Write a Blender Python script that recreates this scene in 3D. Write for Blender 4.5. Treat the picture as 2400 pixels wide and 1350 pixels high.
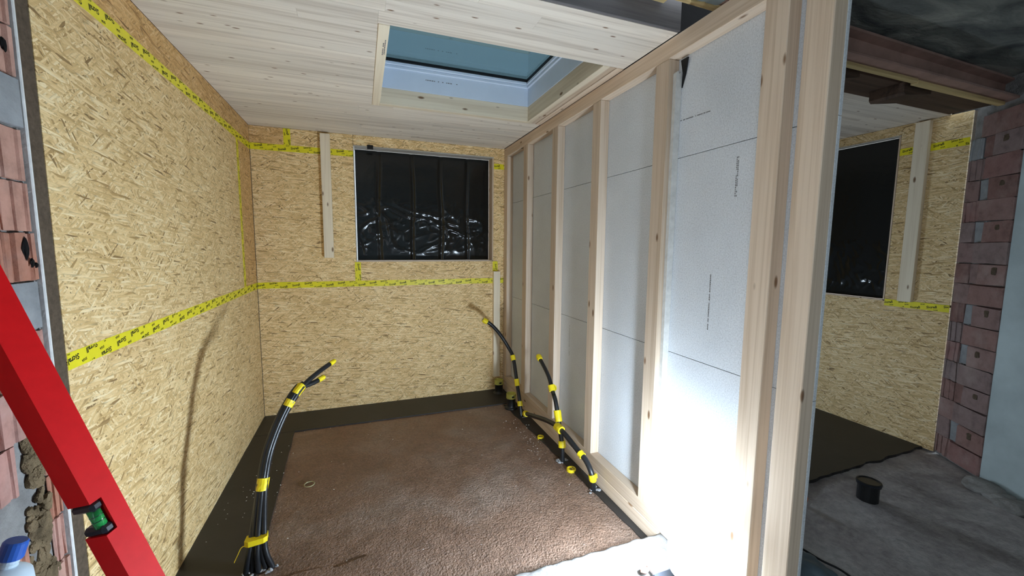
import bpy, bmesh, math, random
from mathutils import Vector, Matrix, noise as mnoise

random.seed(7)
for o in list(bpy.data.objects):
    bpy.data.objects.remove(o, do_unlink=True)
scene = bpy.context.scene
COL = scene.collection

# ---------------------------------------------------------------- camera
F_PX = 952.6
cam_d = bpy.data.cameras.new('camera')
cam_d.sensor_width = 36.0
cam_d.sensor_fit = 'HORIZONTAL'
cam_d.lens = F_PX * 36.0 / 2400.0
cam_d.clip_start = 0.02
cam = bpy.data.objects.new('camera', cam_d)
COL.objects.link(cam)
yaw, pitch, roll = math.radians(20.287), math.radians(-5.976), math.radians(0.518)
fw = Vector((math.sin(yaw) * math.cos(pitch), math.cos(yaw) * math.cos(pitch), math.sin(pitch)))
rt = Vector((math.cos(yaw), -math.sin(yaw), 0))
up = rt.cross(fw)
rt2 = rt * math.cos(roll) + up * math.sin(roll)
up2 = -rt * math.sin(roll) + up * math.cos(roll)
M = Matrix((rt2, up2, -fw)).transposed().to_4x4()
M.translation = Vector((0.9717, -4.598, 1.758))
cam.matrix_world = M
scene.camera = cam

# ---------------------------------------------------------------- world (flat overcast dusk sky)
wd = bpy.data.worlds.new('overcast_sky')
scene.world = wd
wd.use_nodes = True
bg = wd.node_tree.nodes['Background']
bg.inputs['Color'].default_value = (0.78, 0.90, 1.0, 1)
bg.inputs['Strength'].default_value = 2.8
LAMP_STRENGTH = 800.0
LAMP2_STRENGTH = 112.0

vs = scene.view_settings
vs.view_transform = 'Standard'
vs.look = 'None'
vs.gamma = 1.0
vs.exposure = 0.2
vs.use_curve_mapping = False

H = 2.87      # ceiling height of the extension
W = 2.56      # face of the stud partition
YF = -2.77    # front end of the extension

# ================================================================ node helpers
class NT:
    def __init__(self, name):
        self.m = bpy.data.materials.new(name)
        self.m.use_nodes = True
        self.t = self.m.node_tree
        self.n = self.t.nodes
        self.b = self.n['Principled BSDF']
        self.out = self.n['Material Output']
    def node(self, typ, **kw):
        x = self.n.new(typ)
        for k, v in kw.items():
            setattr(x, k, v)
        return x
    def link(self, a, b):
        self.t.links.new(a, b)
    def setin(self, sock, v):
        if hasattr(v, 'links'):
            self.link(v, sock)
        else:
            sock.default_value = v
    def coord(self, rand=True):
        tc = self.node('ShaderNodeTexCoord')
        if not rand:
            return tc.outputs['Object']
        oi = self.node('ShaderNodeObjectInfo')
        mul = self.node('ShaderNodeMath', operation='MULTIPLY')
        self.link(oi.outputs['Random'], mul.inputs[0]); mul.inputs[1].default_value = 37.0
        add = self.node('ShaderNodeVectorMath', operation='ADD')
        self.link(tc.outputs['Object'], add.inputs[0]); self.link(mul.outputs[0], add.inputs[1])
        return add.outputs[0]
    def rnd(self):
        return self.node('ShaderNodeObjectInfo').outputs['Random']
    def mapping(self, vec, scale=(1, 1, 1), rot=(0, 0, 0), loc=(0, 0, 0)):
        x = self.node('ShaderNodeMapping')
        self.link(vec, x.inputs['Vector'])
        x.inputs['Scale'].default_value = scale
        x.inputs['Rotation'].default_value = rot
        x.inputs['Location'].default_value = loc
        return x.outputs[0]
    def noise(self, vec, scale=5, detail=3, rough=0.5, dist=0.0):
        x = self.node('ShaderNodeTexNoise')
        self.link(vec, x.inputs['Vector'])
        x.inputs['Scale'].default_value = scale
        x.inputs['Detail'].default_value = detail
        x.inputs['Roughness'].default_value = rough
        x.inputs['Distortion'].default_value = dist
        return x.outputs[0]
    def voro(self, vec, scale=5, feature='F1', dim='3D', rand=1.0):
        x = self.node('ShaderNodeTexVoronoi', feature=feature, voronoi_dimensions=dim)
        self.link(vec, x.inputs['Vector'])
        x.inputs['Scale'].default_value = scale
        x.inputs['Randomness'].default_value = rand
        return x
    def ramp(self, fac, stops, interp='LINEAR'):
        x = self.node('ShaderNodeValToRGB')
        x.color_ramp.interpolation = interp
        els = x.color_ramp.elements
        while len(els) > 1:
            els.remove(els[-1])
        for i, (p, c) in enumerate(stops):
            if not hasattr(c, '__len__'):
                c = (c, c, c)
            e = els[0] if i == 0 else els.new(p)
            e.position = p
            e.color = (c[0], c[1], c[2], 1)
        self.link(fac, x.inputs[0])
        return x.outputs[0]
    def mix(self, fac, a, b, mode='MIX'):
        x = self.node('ShaderNodeMix', data_type='RGBA', blend_type=mode)
        self.setin(x.inputs[0], fac)
        for s, v in ((x.inputs[6], a), (x.inputs[7], b)):
            if hasattr(v, 'links'):
                self.link(v, s)
            else:
                s.default_value = (v[0], v[1], v[2], 1)
        return x.outputs[2]
    def math(self, op, a, b=None, clamp=False):
        x = self.node('ShaderNodeMath', operation=op)
        x.use_clamp = clamp
        self.setin(x.inputs[0], a)
        if b is not None:
            self.setin(x.inputs[1], b)
        return x.outputs[0]
    def bump(self, h, strength=0.3, dist=0.01, normal=None):
        x = self.node('ShaderNodeBump')
        x.inputs['Strength'].default_value = strength
        x.inputs['Distance'].default_value = dist
        self.link(h, x.inputs['Height'])
        if normal is not None:
            self.link(normal, x.inputs['Normal'])
        return x.outputs[0]
    def finish(self, color=None, rough=0.7, normal=None, spec=0.3, metal=0.0):
        if color is not None:
            self.setin(self.b.inputs['Base Color'], color if hasattr(color, 'links') else (*color, 1))
        self.setin(self.b.inputs['Roughness'], rough)
        self.b.inputs['Specular IOR Level'].default_value = spec
        self.b.inputs['Metallic'].default_value = metal
        if normal is not None:
            self.link(normal, self.b.inputs['Normal'])
        return self.m

MAT = {}

def mat_wood(name, axis, light, dark, knot=(0.16, 0.075, 0.03), knots=0.055, var=0.12, fine=60, contrast=1.0, kscale=1.0):
    t = NT(name)
    c = t.coord()
    lo = 1.2
    sc = [fine] * 3
    sc['XYZ'.index(axis)] = lo
    g = t.noise(t.mapping(c, tuple(sc)), 1.0, 5, 0.6, 0.4)
    sc2 = [fine * 0.22] * 3
    sc2['XYZ'.index(axis)] = 0.7
    g2 = t.noise(t.mapping(c, tuple(sc2)), 1.0, 3, 0.55, 0.8)
    gg = t.math('ADD', t.math('MULTIPLY', g, 0.5), t.math('MULTIPLY', g2, 0.5))
    w = 0.16 / contrast
    col = t.ramp(gg, [(0.5 - w, dark), (0.5 + w * 0.35, light), (1.0, [min(1, v * 1.08) for v in light])])
    ks = [7.0 * kscale] * 3
    ks['XYZ'.index(axis)] = 2.6 * kscale
    v = t.voro(t.mapping(c, tuple(ks)), 1.0)
    kf = t.ramp(v.outputs['Distance'], [(0.0, 1.0), (knots, 0.85), (knots * 1.7, 0.0)])
    col = t.mix(kf, col, knot)
    hv = t.math('ADD', t.math('MULTIPLY', t.rnd(), var * 2), 1.0 - var)
    col = t.mix(1.0, col, hv, 'MULTIPLY')
    n = t.bump(gg, 0.25, 0.002)
    MAT[name] = t.finish(col, 0.72, n, 0.25)
    return MAT[name]

def mat_osb(name, u, v, tint=(1, 1, 1), seed=0.0):
    """Oriented strand board: several overlapping layers of long thin flakes."""
    t = NT(name)
    c = t.coord(False)
    sep = t.node('ShaderNodeSeparateXYZ'); t.link(c, sep.inputs[0])
    cmb = t.node('ShaderNodeCombineXYZ')
    t.link(sep.outputs['XYZ'.index(u)], cmb.inputs[0]); t.link(sep.outputs['XYZ'.index(v)], cmb.inputs[1])
    base = cmb.outputs[0]
    wn = t.node('ShaderNodeTexNoise'); wn.inputs['Scale'].default_value = 9.0; wn.inputs['Detail'].default_value = 2
    t.link(base, wn.inputs['Vector'])
    sub = t.node('ShaderNodeVectorMath', operation='SUBTRACT'); t.link(wn.outputs['Color'], sub.inputs[0]); sub.inputs[1].default_value = (0.5, 0.5, 0.5)
    scl = t.node('ShaderNodeVectorMath', operation='SCALE'); t.link(sub.outputs[0], scl.inputs[0]); scl.inputs['Scale'].default_value = 0.014
    add = t.node('ShaderNodeVectorMath', operation='ADD'); t.link(base, add.inputs[0]); t.link(scl.outputs[0], add.inputs[1])
    wv = add.outputs[0]
    layers = [(4, 8, 48, 0.0), (-26, 13, 85, 0.42), (38, 12, 80, 0.45), (-58, 16, 95, 0.55), (72, 15, 100, 0.6), (18, 12, 110, 0.5), (-12, 10, 75, 0.58), (52, 17, 125, 0.62), (-38, 17, 130, 0.62), (5, 14, 120, 0.6)]
    val = hgt = dst = None
    for i, (ang, su, sv, thr) in enumerate(layers):
        mp = t.mapping(wv, (1, 1, 1), (0, 0, math.radians(ang)), (seed + 3.1 * i, 1.7 * i, 0))
        mp = t.mapping(mp, (su, sv, 1))
        vo = t.voro(mp, 1.0, 'F1', '2D')
        sc = t.node('ShaderNodeSeparateColor'); t.link(vo.outputs['Color'], sc.inputs[0])
        cell, hh, pick = sc.outputs[0], sc.outputs[1], sc.outputs[2]
        # round each flake off a little so that its rim catches the light
        rim = t.math('MULTIPLY', vo.outputs['Distance'], 0.35)
        hh = t.math('SUBTRACT', hh, rim)
        if val is None:
            val, hgt, dst = cell, hh, vo.outputs['Distance']
        else:
            f = t.math('GREATER_THAN', pick, thr)
            mv = t.node('ShaderNodeMix'); t.link(f, mv.inputs[0]); t.link(val, mv.inputs[2]); t.link(cell, mv.inputs[3]); val = mv.outputs[0]
            mh = t.node('ShaderNodeMix'); t.link(f, mh.inputs[0]); t.link(hgt, mh.inputs[2]); t.link(t.math('ADD', hh, 0.25 + 0.1 * i), mh.inputs[3]); hgt = mh.outputs[0]
            md = t.node('ShaderNodeMix'); t.link(f, md.inputs[0]); t.link(dst, md.inputs[2]); t.link(vo.outputs['Distance'], md.inputs[3]); dst = md.outputs[0]
    T = lambda r, g, b: (r * tint[0], g * tint[1], b * tint[2])
    col = t.ramp(val, [(0.0, T(0.23, 0.145, 0.065)), (0.035, T(0.42, 0.28, 0.125)), (0.12, T(0.59, 0.415, 0.20)),
                       (0.45, T(0.71, 0.525, 0.275)), (0.8, T(0.79, 0.62, 0.36)), (1.0, T(0.86, 0.73, 0.49))])
    col = t.mix(1.0, col, t.ramp(dst, [(0.42, 1.0), (0.62, 0.92), (0.85, 0.65)]), 'MULTIPLY')  # darker flake rims paint the shadow lines between strands into the colour
    fib = t.noise(t.mapping(wv, (40, 320, 1)), 1.0, 3, 0.6)
    col = t.mix(0.5, col, t.ramp(fib, [(0.3, 0.72), (0.65, 1.1)]), 'MULTIPLY')
    big = t.noise(base, 1.6, 2, 0.5)
    col = t.mix(0.6, col, t.ramp(big, [(0.3, (0.90, 0.86, 0.80)), (0.7, (1.05, 1.05, 1.05))]), 'MULTIPLY')
    sp = t.noise(t.mapping(wv, (30, 140, 1)), 1.0, 2, 0.7)
    col = t.mix(t.ramp(sp, [(0.69, 0.0), (0.74, 0.75)]), col, T(0.17, 0.105, 0.05))
    n = t.bump(hgt, 0.85, 0.004)
    MAT[name] = t.finish(col, 0.62, n, 0.3)

def mat_plain(name, col, rough=0.6, spec=0.3, bump=None, var=0.0, nscale=8, dark=0.8, metal=0.0, rand=True, detail=4):
    t = NT(name)
    c = t.coord(rand)
    nz = t.noise(c, nscale, detail, 0.6)
    cc = t.ramp(nz, [(0.3, [v * dark for v in col]), (0.7, col)])
    if var:
        hv = t.math('ADD', t.math('MULTIPLY', t.rnd(), var * 2), 1.0 - var)
        cc = t.mix(1.0, cc, hv, 'MULTIPLY')
    n = None
    if bump:
        n = t.bump(t.noise(c, bump[0], 5, 0.65), bump[1], bump[2])
    MAT[name] = t.finish(cc, rough, n, spec, metal)
    return MAT[name]

# ================================================================ materials
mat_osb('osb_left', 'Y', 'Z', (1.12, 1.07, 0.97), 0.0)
mat_osb('osb_back', 'X', 'Z', (1.22, 1.16, 1.06), 7.7)  # same board as the left, colour raised to make up for weak lamp light
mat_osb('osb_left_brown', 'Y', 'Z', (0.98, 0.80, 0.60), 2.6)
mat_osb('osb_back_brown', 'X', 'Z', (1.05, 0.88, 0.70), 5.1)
mat_osb('osb_right', 'Y', 'Z', (1.06, 1.03, 0.99), 4.2)
for ax in 'XYZ':
    mat_wood('pine_' + ax, ax, (0.66, 0.525, 0.40), (0.50, 0.365, 0.25), knots=0.07, fine=85, kscale=1.35)
for ax in 'XYZ':
    mat_wood('pale_pine_' + ax, ax, (0.82, 0.71, 0.54), (0.66, 0.53, 0.37), knots=0.075, kscale=1.5)
mat_wood('spruce_ceiling', 'X', (0.78, 0.70, 0.60), (0.60, 0.515, 0.425), knot=(0.20, 0.11, 0.06), knots=0.07, var=0.10, fine=60, contrast=1.5, kscale=2.1)
mat_wood('dark_timber', 'X', (0.17, 0.155, 0.155), (0.085, 0.078, 0.08), knot=(0.02, 0.02, 0.02), fine=40)
mat_wood('old_timber', 'X', (0.10, 0.06, 0.04), (0.045, 0.028, 0.02), knot=(0.02, 0.01, 0.01), fine=40)
mat_wood('lath', 'X', (0.62, 0.46, 0.22), (0.40, 0.27, 0.12), fine=50)
mat_wood('grey_frame', 'X', (0.50, 0.46, 0.40), (0.36, 0.33, 0.29), fine=50)

def mat_gypsum():
    t = NT('gypsum')
    c = t.coord(False)
    a = t.noise(c, 140, 3, 0.7)
    b = t.noise(c, 3.5, 3, 0.55)
    col = t.ramp(a, [(0.32, (0.53, 0.545, 0.565)), (0.55, (0.69, 0.71, 0.735)), (0.8, (0.77, 0.79, 0.815))])
    col = t.mix(0.6, col, t.ramp(b, [(0.3, 0.86), (0.7, 1.0)]), 'MULTIPLY')
    v = t.voro(c, 16)
    pit = t.ramp(v.outputs['Distance'], [(0.0, 1.0), (0.035, 0.0)])
    col = t.mix(t.math('MULTIPLY', pit, 0.6), col, (0.8, 0.8, 0.8))
    MAT['gypsum'] = t.finish(col, 0.85, t.bump(a, 0.22, 0.002), 0.2)
mat_gypsum()
mat_plain('gypsum_edge', (0.66, 0.64, 0.60), 0.85, bump=(90, 0.4, 0.004), nscale=30)

def mat_floor():
    t = NT('dusty_membrane')
    c = t.coord(False)
    big = t.noise(c, 1.3, 4, 0.6, 0.3)
    mid = t.noise(c, 7, 4, 0.6)
    fine = t.noise(c, 55, 4, 0.7)
    col = t.ramp(big, [(0.30, (0.17, 0.092, 0.056)), (0.5, (0.25, 0.150, 0.100)), (0.72, (0.32, 0.235, 0.185))])
    col = t.mix(0.7, col, t.ramp(mid, [(0.3, 0.72), (0.7, 1.15)]), 'MULTIPLY')
    col = t.mix(0.55, col, t.ramp(fine, [(0.35, 0.5), (0.62, 1.25)]), 'MULTIPLY')
    # grit is stronger towards the threshold side and absent in the back corner
    sep = t.node('ShaderNodeSeparateXYZ'); t.link(c, sep.inputs[0])
    patch = t.ramp(t.math('ADD', t.math('MULTIPLY', sep.outputs[1], -0.28), t.math('MULTIPLY', big, 0.6)), [(0.45, 0.15), (0.85, 1.0)])
    v = t.voro(c, 85)
    grit = t.math('MULTIPLY', t.math('ADD', fine, t.math('MULTIPLY', v.outputs['Distance'], -0.35)), patch)
    n = t.bump(grit, 1.0, 0.018)
    n = t.bump(mid, 0.25, 0.012, n)
    ro = t.ramp(mid, [(0.3, 0.42), (0.7, 0.62)])
    MAT['dusty_membrane'] = t.finish(col, ro, n, 0.5)
mat_floor()
mat_plain('bitumen', (0.030, 0.027, 0.025), 0.5, 0.4, (22, 0.12, 0.006), nscale=3, dark=0.7)

def mat_earth():
    t = NT('rough_earth')
    c = t.coord(False)
    a = t.noise(c, 2.2, 5, 0.65, 0.5)
    b = t.noise(c, 26, 5, 0.7)
    col = t.ramp(a, [(0.3, (0.27, 0.24, 0.24)), (0.5, (0.44, 0.40, 0.395)), (0.68, (0.56, 0.53, 0.52))])
    col = t.mix(0.6, col, t.ramp(b, [(0.3, 0.55), (0.7, 1.2)]), 'MULTIPLY')
    MAT['rough_earth'] = t.finish(col, 0.85, t.bump(b, 0.7, 0.02), 0.2)
mat_earth()

def mat_concrete():
    t = NT('old_concrete')
    c = t.coord(False)
    a = t.noise(c, 9, 5, 0.65)
    v = t.voro(c, 60)
    col = t.ramp(a, [(0.3, (0.20, 0.185, 0.175)), (0.6, (0.33, 0.315, 0.30))])
    st = t.ramp(v.outputs['Distance'], [(0.1, 0.55), (0.35, 1.0)])
    col = t.mix(0.35, col, st, 'MULTIPLY')
    n = t.bump(t.noise(c, 70, 5, 0.75), 0.6, 0.008)
    MAT['old_concrete'] = t.finish(col, 0.85, n, 0.2)
mat_concrete()

def mat_brick(name, stops):
    t = NT(name)
    c = t.coord()
    r = t.rnd()
    col = t.ramp(r, stops)
    a = t.noise(c, 14, 5, 0.65)
    col = t.mix(0.8, col, t.ramp(a, [(0.3, (0.62, 0.58, 0.56)), (0.5, (0.95, 0.92, 0.9)), (0.72, (1.15, 1.12, 1.12))]), 'MULTIPLY')
    dust = t.noise(c, 4.5, 4, 0.6)
    col = t.mix(t.ramp(dust, [(0.5, 0.0), (0.75, 0.5)]), col, (0.42, 0.33, 0.30))
    n = t.bump(t.noise(c, 60, 5, 0.7), 0.6, 0.006)
    MAT[name] = t.finish(col, 0.88, n, 0.2)
mat_brick('clay_brick', [(0.0, (0.42, 0.19, 0.125)), (0.35, (0.50, 0.265, 0.20)), (0.7, (0.53, 0.32, 0.255)), (1.0, (0.46, 0.25, 0.215))])
mat_brick('dark_brick', [(0.0, (0.22, 0.125, 0.11)), (0.35, (0.30, 0.185, 0.165)), (0.7, (0.25, 0.195, 0.19)), (1.0, (0.29, 0.155, 0.14))])  # darker, greyer brick tones
mat_plain('mortar', (0.33, 0.32, 0.31), 0.9, 0.2, (35, 0.8, 0.02), nscale=10, dark=0.55)
mat_plain('mortar_block', (0.34, 0.35, 0.36), 0.9, 0.2, (30, 0.6, 0.01), nscale=9, dark=0.6)
mat_plain('loam', (0.30, 0.22, 0.13), 0.95, 0.1, (18, 1.0, 0.05), nscale=10, dark=0.25)
mat_plain('old_plaster', (0.52, 0.60, 0.61), 0.9, 0.2, (14, 0.4, 0.01), nscale=2.5, dark=0.72)
mat_plain('white_plaster', (0.82, 0.81, 0.79), 0.9, 0.2, (40, 0.5, 0.006), nscale=16, dark=0.75)
mat_plain('wood_fibre', (0.135, 0.10, 0.07), 0.95, 0.1, (120, 0.6, 0.004), nscale=60, dark=0.6)
mat_plain('black_void', (0.012, 0.011, 0.011), 0.95, 0.1)  # flat black standing for the shade in gaps and holes
mat_plain('rust_steel', (0.40, 0.235, 0.19), 0.6, 0.4, (20, 0.3, 0.006), nscale=5, dark=0.6)

def mat_tarp():
    t = NT('sooty_ceiling')
    c = t.coord(False)
    m = t.mapping(c, (1.2, 3.2, 1), (0, 0, math.radians(35)))
    a = t.noise(m, 1.6, 5, 0.6, 0.8)
    col = t.ramp(a, [(0.32, (0.055, 0.058, 0.058)), (0.52, (0.17, 0.175, 0.16)), (0.72, (0.36, 0.35, 0.30))])
    n = t.bump(t.noise(m, 6, 5, 0.6, 0.5), 0.5, 0.03)
    MAT['sooty_ceiling'] = t.finish(col, 0.7, n, 0.3)
mat_tarp()

def mat_foil():
    t = NT('black_foil')
    c = t.coord(False)
    a = t.noise(c, 18, 4, 0.6, 0.6)
    MAT['black_foil'] = t.finish((0.006, 0.007, 0.007), 0.19, t.bump(a, 0.12, 0.006), 0.5)
mat_foil()
mat_plain('tape_yellow', (0.84, 0.73, 0.02), 0.38, 0.45, (60, 0.08, 0.002), nscale=14, dark=0.88)
mat_plain('tape_wrap_yellow', (0.85, 0.66, 0.015), 0.42, 0.4, nscale=20, dark=0.85)
mat_plain('print_black', (0.015, 0.015, 0.012), 0.6)
mat_plain('print_grey', (0.17, 0.16, 0.16), 0.8)
mat_plain('conduit_black', (0.011, 0.012, 0.014), 0.36, 0.5, nscale=20)
mat_plain('pipe_black', (0.010, 0.010, 0.011), 0.4, 0.5)
mat_plain('cap_yellow', (0.62, 0.60, 0.14), 0.5, 0.4, nscale=14, dark=0.7)
mat_plain('pvc_white', (0.68, 0.76, 0.88), 0.35, 0.5, nscale=6, dark=0.95)
mat_plain('gasket_black', (0.008, 0.008, 0.009), 0.5)
mat_plain('level_red', (0.64, 0.006, 0.008), 0.55, 0.12, (90, 0.05, 0.002), nscale=30, dark=0.9)
mat_plain('level_black', (0.012, 0.014, 0.022), 0.3, 0.5)
mat_plain('blue_plastic', (0.02, 0.11, 0.50), 0.4, 0.5)
mat_plain('pale_plastic', (0.60, 0.72, 0.82), 0.45, 0.4)
mat_plain('lamp_body', (0.03, 0.034, 0.045), 0.45, 0.4)
mat_plain('grey_plastic', (0.10, 0.14, 0.17), 0.5, 0.4)
mat_plain('orange_plastic', (0.65, 0.16, 0.05), 0.5, 0.4)
mat_plain('clear_ring', (0.40, 0.36, 0.20), 0.6, 0.3)
mat_plain('grey_mortar_blob', (0.45, 0.45, 0.46), 0.9, 0.2, (60, 0.8, 0.01), nscale=40, dark=0.5)

def mat_glass():
    t = NT('skylight_glass')
    tr = t.node('ShaderNodeBsdfTransparent'); tr.inputs[0].default_value = (0.20, 0.255, 0.27, 1)
    gl = t.node('ShaderNodeBsdfGlossy'); gl.inputs['Color'].default_value = (0.62, 0.82, 0.86, 1); gl.inputs['Roughness'].default_value = 0.02
    fr = t.node('ShaderNodeLayerWeight'); fr.inputs['Blend'].default_value = 0.5
    rf = t.math('ADD', t.math('MULTIPLY', t.math('POWER', fr.outputs['Facing'], 3.0), 0.75), 0.05)
    mx = t.node('ShaderNodeMixShader')
    t.link(rf, mx.inputs[0]); t.link(tr.outputs[0], mx.inputs[1]); t.link(gl.outputs[0], mx.inputs[2])
    t.link(mx.outputs[0], t.out.inputs[0])
    MAT['skylight_glass'] = t.m
mat_glass()
def mat_vial():
    t = NT('vial_green')
    t.b.inputs['Transmission Weight'].default_value = 0.5
    MAT['vial_green'] = t.finish((0.03, 0.45, 0.10), 0.08, None, 0.5)
mat_vial()
def mat_lamp(name, strength, aim, base=0.013):
    t = NT(name)
    t.b.inputs['Emission Color'].default_value = (0.69, 0.845, 1.0, 1)
    # uneven glow made up to light the far walls and spare nearby surfaces
    ge = t.node('ShaderNodeNewGeometry')
    dt = t.node('ShaderNodeVectorMath', operation='DOT_PRODUCT'); t.link(ge.outputs['Normal'], dt.inputs[0])
    dt.inputs[1].default_value = aim
    fz = t.ramp(dt.outputs['Value'], [(0.36, 0.0), (0.80, 1.0)])
    sp = t.node('ShaderNodeSeparateXYZ'); t.link(t.coord(False), sp.inputs[0])
    zf = t.ramp(t.math('MULTIPLY', sp.outputs[2], 3.5), [(0.15, 0.03), (0.80, 1.0)])
    t.link(t.math('MULTIPLY', t.math('ADD', t.math('MULTIPLY', t.math('MULTIPLY', fz, zf), 0.99), base), strength), t.b.inputs['Emission Strength'])
    MAT[name] = t.finish((0.9, 0.92, 0.95), 0.4, None, 0.3)
mat_lamp('lamp_diffuser', LAMP_STRENGTH, (-0.88, 0.42, 0.22))
mat_lamp('lamp_diffuser_dim', LAMP2_STRENGTH, (0.55, -0.45, 0.70))

# ================================================================ mesh helpers
def tag(o, label=None, cat=None, group=None, kind=None):
    if label: o['label'] = label
    if cat: o['category'] = cat
    if group: o['group'] = group
    if kind: o['kind'] = kind
    return o

def make(name, bm, mat, parent=None, origin=None, smooth=False):
    """Link a bmesh (world coordinates) as one object whose origin is `origin`."""
    if origin is None:
        xs = [v.co for v in bm.verts]
        origin = Vector(((min(v.x for v in xs) + max(v.x for v in xs)) / 2, (min(v.y for v in xs) + max(v.y for v in xs)) / 2, min(v.z for v in xs)))
    origin = Vector(origin)
    bmesh.ops.translate(bm, verts=bm.verts, vec=-origin)
    bmesh.ops.recalc_face_normals(bm, faces=bm.faces)
    me = bpy.data.meshes.new(name)
    bm.to_mesh(me); bm.free()
    if smooth:
        for p in me.polygons: p.use_smooth = True
    me.materials.append(MAT[mat])
    o = bpy.data.objects.new(name, me)
    COL.objects.link(o)
    o.location = origin
    if parent is not None:
        setparent(o, parent)
    return o

def setparent(o, parent):
    # parents are never rotated or scaled: keep world position
    pl = Vector((0, 0, 0)); q = parent
    while q is not None:
        pl += q.location; q = q.parent
    o.parent = parent
    o.location = o.location - pl

def empty(name, loc):
    o = bpy.data.objects.new(name, None)
    o.empty_display_size = 0.1
    COL.objects.link(o); o.location = loc
    return o

def bbox(bm, x0, x1, y0, y1, z0, z1, bev=0.0):
    r = bmesh.ops.create_cube(bm, size=1.0)
    vs_ = r['verts']
    bmesh.ops.scale(bm, vec=(abs(x1 - x0), abs(y1 - y0), abs(z1 - z0)), verts=vs_)
    bmesh.ops.translate(bm, vec=((x0 + x1) / 2, (y0 + y1) / 2, (z0 + z1) / 2), verts=vs_)
    if bev > 0:
        es = list({e for v in vs_ for e in v.link_edges})
        bmesh.ops.bevel(bm, geom=es, offset=bev, segments=1, affect='EDGES')
    return bm

def box(name, x0, x1, y0, y1, z0, z1, mat, parent=None, bev=0.0, origin=None):
    return make(name, bbox(bmesh.new(), x0, x1, y0, y1, z0, z1, bev), mat, parent, origin)

def prism(bm, poly, ext):
    """poly: list of 3D points, ext: extrusion vector"""
    a = [bm.verts.new(Vector(p)) for p in poly]
    b = [bm.verts.new(Vector(p) + Vector(ext)) for p in poly]
    n = len(poly)
    bm.faces.new(a); bm.faces.new(b[::-1])
    for i in range(n):
        bm.faces.new((a[i], b[i], b[(i + 1) % n], a[(i + 1) % n]))
    return bm

def catmull(pts, n=10):
    P = [Vector(p) for p in pts]
    P = [P[0] * 2 - P[1]] + P + [P[-1] * 2 - P[-2]]
    out = []
    for i in range(1, len(P) - 2):
        for k in range(n):
            t = k / n
            out.append(0.5 * ((2 * P[i]) + (-P[i - 1] + P[i + 1]) * t + (2 * P[i - 1] - 5 * P[i] + 4 * P[i + 1] - P[i + 2]) * t * t + (-P[i - 1] + 3 * P[i] - 3 * P[i + 1] + P[i + 2]) * t ** 3))
    out.append(P[-2])
    return out

def frames(pts):
    T = []
    for i in range(len(pts)):
        a = pts[max(0, i - 1)]; b = pts[min(len(pts) - 1, i + 1)]
        T.append((b - a).normalized())
    ref = Vector((0, 1, 0)) if abs(T[0].y) < 0.8 else Vector((1, 0, 0))
    N = []
    n = (ref - T[0] * ref.dot(T[0])).normalized()
    for t in T:
        n = (n - t * n.dot(t)).normalized()
        N.append(n)
    return T, N

def tube(bm, pts, r, seg=10, cap=True, ry=None, wob=0.0):
    T, N = frames(pts)
    rings = []
    for i, p in enumerate(pts):
        b = T[i].cross(N[i])
        rr = r[i] if hasattr(r, '__len__') else r
        r2 = rr if ry is None else ry
        ring = []
        for k in range(seg):
            a = 2 * math.pi * k / seg
            w = 1 + (wob * random.uniform(-1, 1) if wob else 0)
            ring.append(bm.verts.new(p + N[i] * math.cos(a) * rr * w + b * math.sin(a) * r2 * w))
        rings.append(ring)
    for i in range(len(rings) - 1):
        for k in range(seg):
            bm.faces.new((rings[i][k], rings[i][(k + 1) % seg], rings[i + 1][(k + 1) % seg], rings[i + 1][k]))
    if cap:
        bm.faces.new(rings[0][::-1]); bm.faces.new(rings[-1])
    return bm

def lathe(bm, prof, center, seg=24, axis=None):
    """prof: list of (r, h); revolved about axis (default z) through center"""
    c = Vector(center)
    ax = Vector(axis).normalized() if axis else Vector((0, 0, 1))
    n = (Vector((1, 0, 0)) if abs(ax.x) < 0.9 else Vector((0, 1, 0)))
    n = (n - ax * n.dot(ax)).normalized(); b = ax.cross(n)
    rings = []
    for r, h in prof:
        rings.append([bm.verts.new(c + ax * h + (n * math.cos(2 * math.pi * k / seg) + b * math.sin(2 * math.pi * k / seg)) * max(r, 1e-4)) for k in range(seg)])
    for i in range(len(rings) - 1):
        for k in range(seg):
            bm.faces.new((rings[i][k], rings[i][(k + 1) % seg], rings[i + 1][(k + 1) % seg], rings[i + 1][k]))
    if prof[0][0] > 1e-3: bm.faces.new(rings[0][::-1])
    if prof[-1][0] > 1e-3: bm.faces.new(rings[-1])
    return bm

def hgrid(bm, x0, x1, y0, y1, nx, ny, fz, skirt=None):
    vv = [[bm.verts.new((x0 + (x1 - x0) * i / nx, y0 + (y1 - y0) * j / ny, fz(x0 + (x1 - x0) * i / nx, y0 + (y1 - y0) * j / ny))) for i in range(nx + 1)] for j in range(ny + 1)]
    for j in range(ny):
        for i in range(nx):
            bm.faces.new((vv[j][i], vv[j][i + 1], vv[j + 1][i + 1], vv[j + 1][i]))
    if skirt is not None:
        rim = [vv[0][i] for i in range(nx + 1)] + [vv[j][nx] for j in range(1, ny + 1)] + [vv[ny][i] for i in range(nx - 1, -1, -1)] + [vv[j][0] for j in range(ny - 1, 0, -1)]
        low = [bm.verts.new((v.co.x, v.co.y, skirt)) for v in rim]
        for i in range(len(rim)):
            k = (i + 1) % len(rim)
            bm.faces.new((rim[i], low[i], low[k], rim[k]))
        bm.faces.new(low)
    return bm

def nz(x, y, z=0.0, s=1.0):
    return mnoise.noise(Vector((x * s, y * s, z)))

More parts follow.
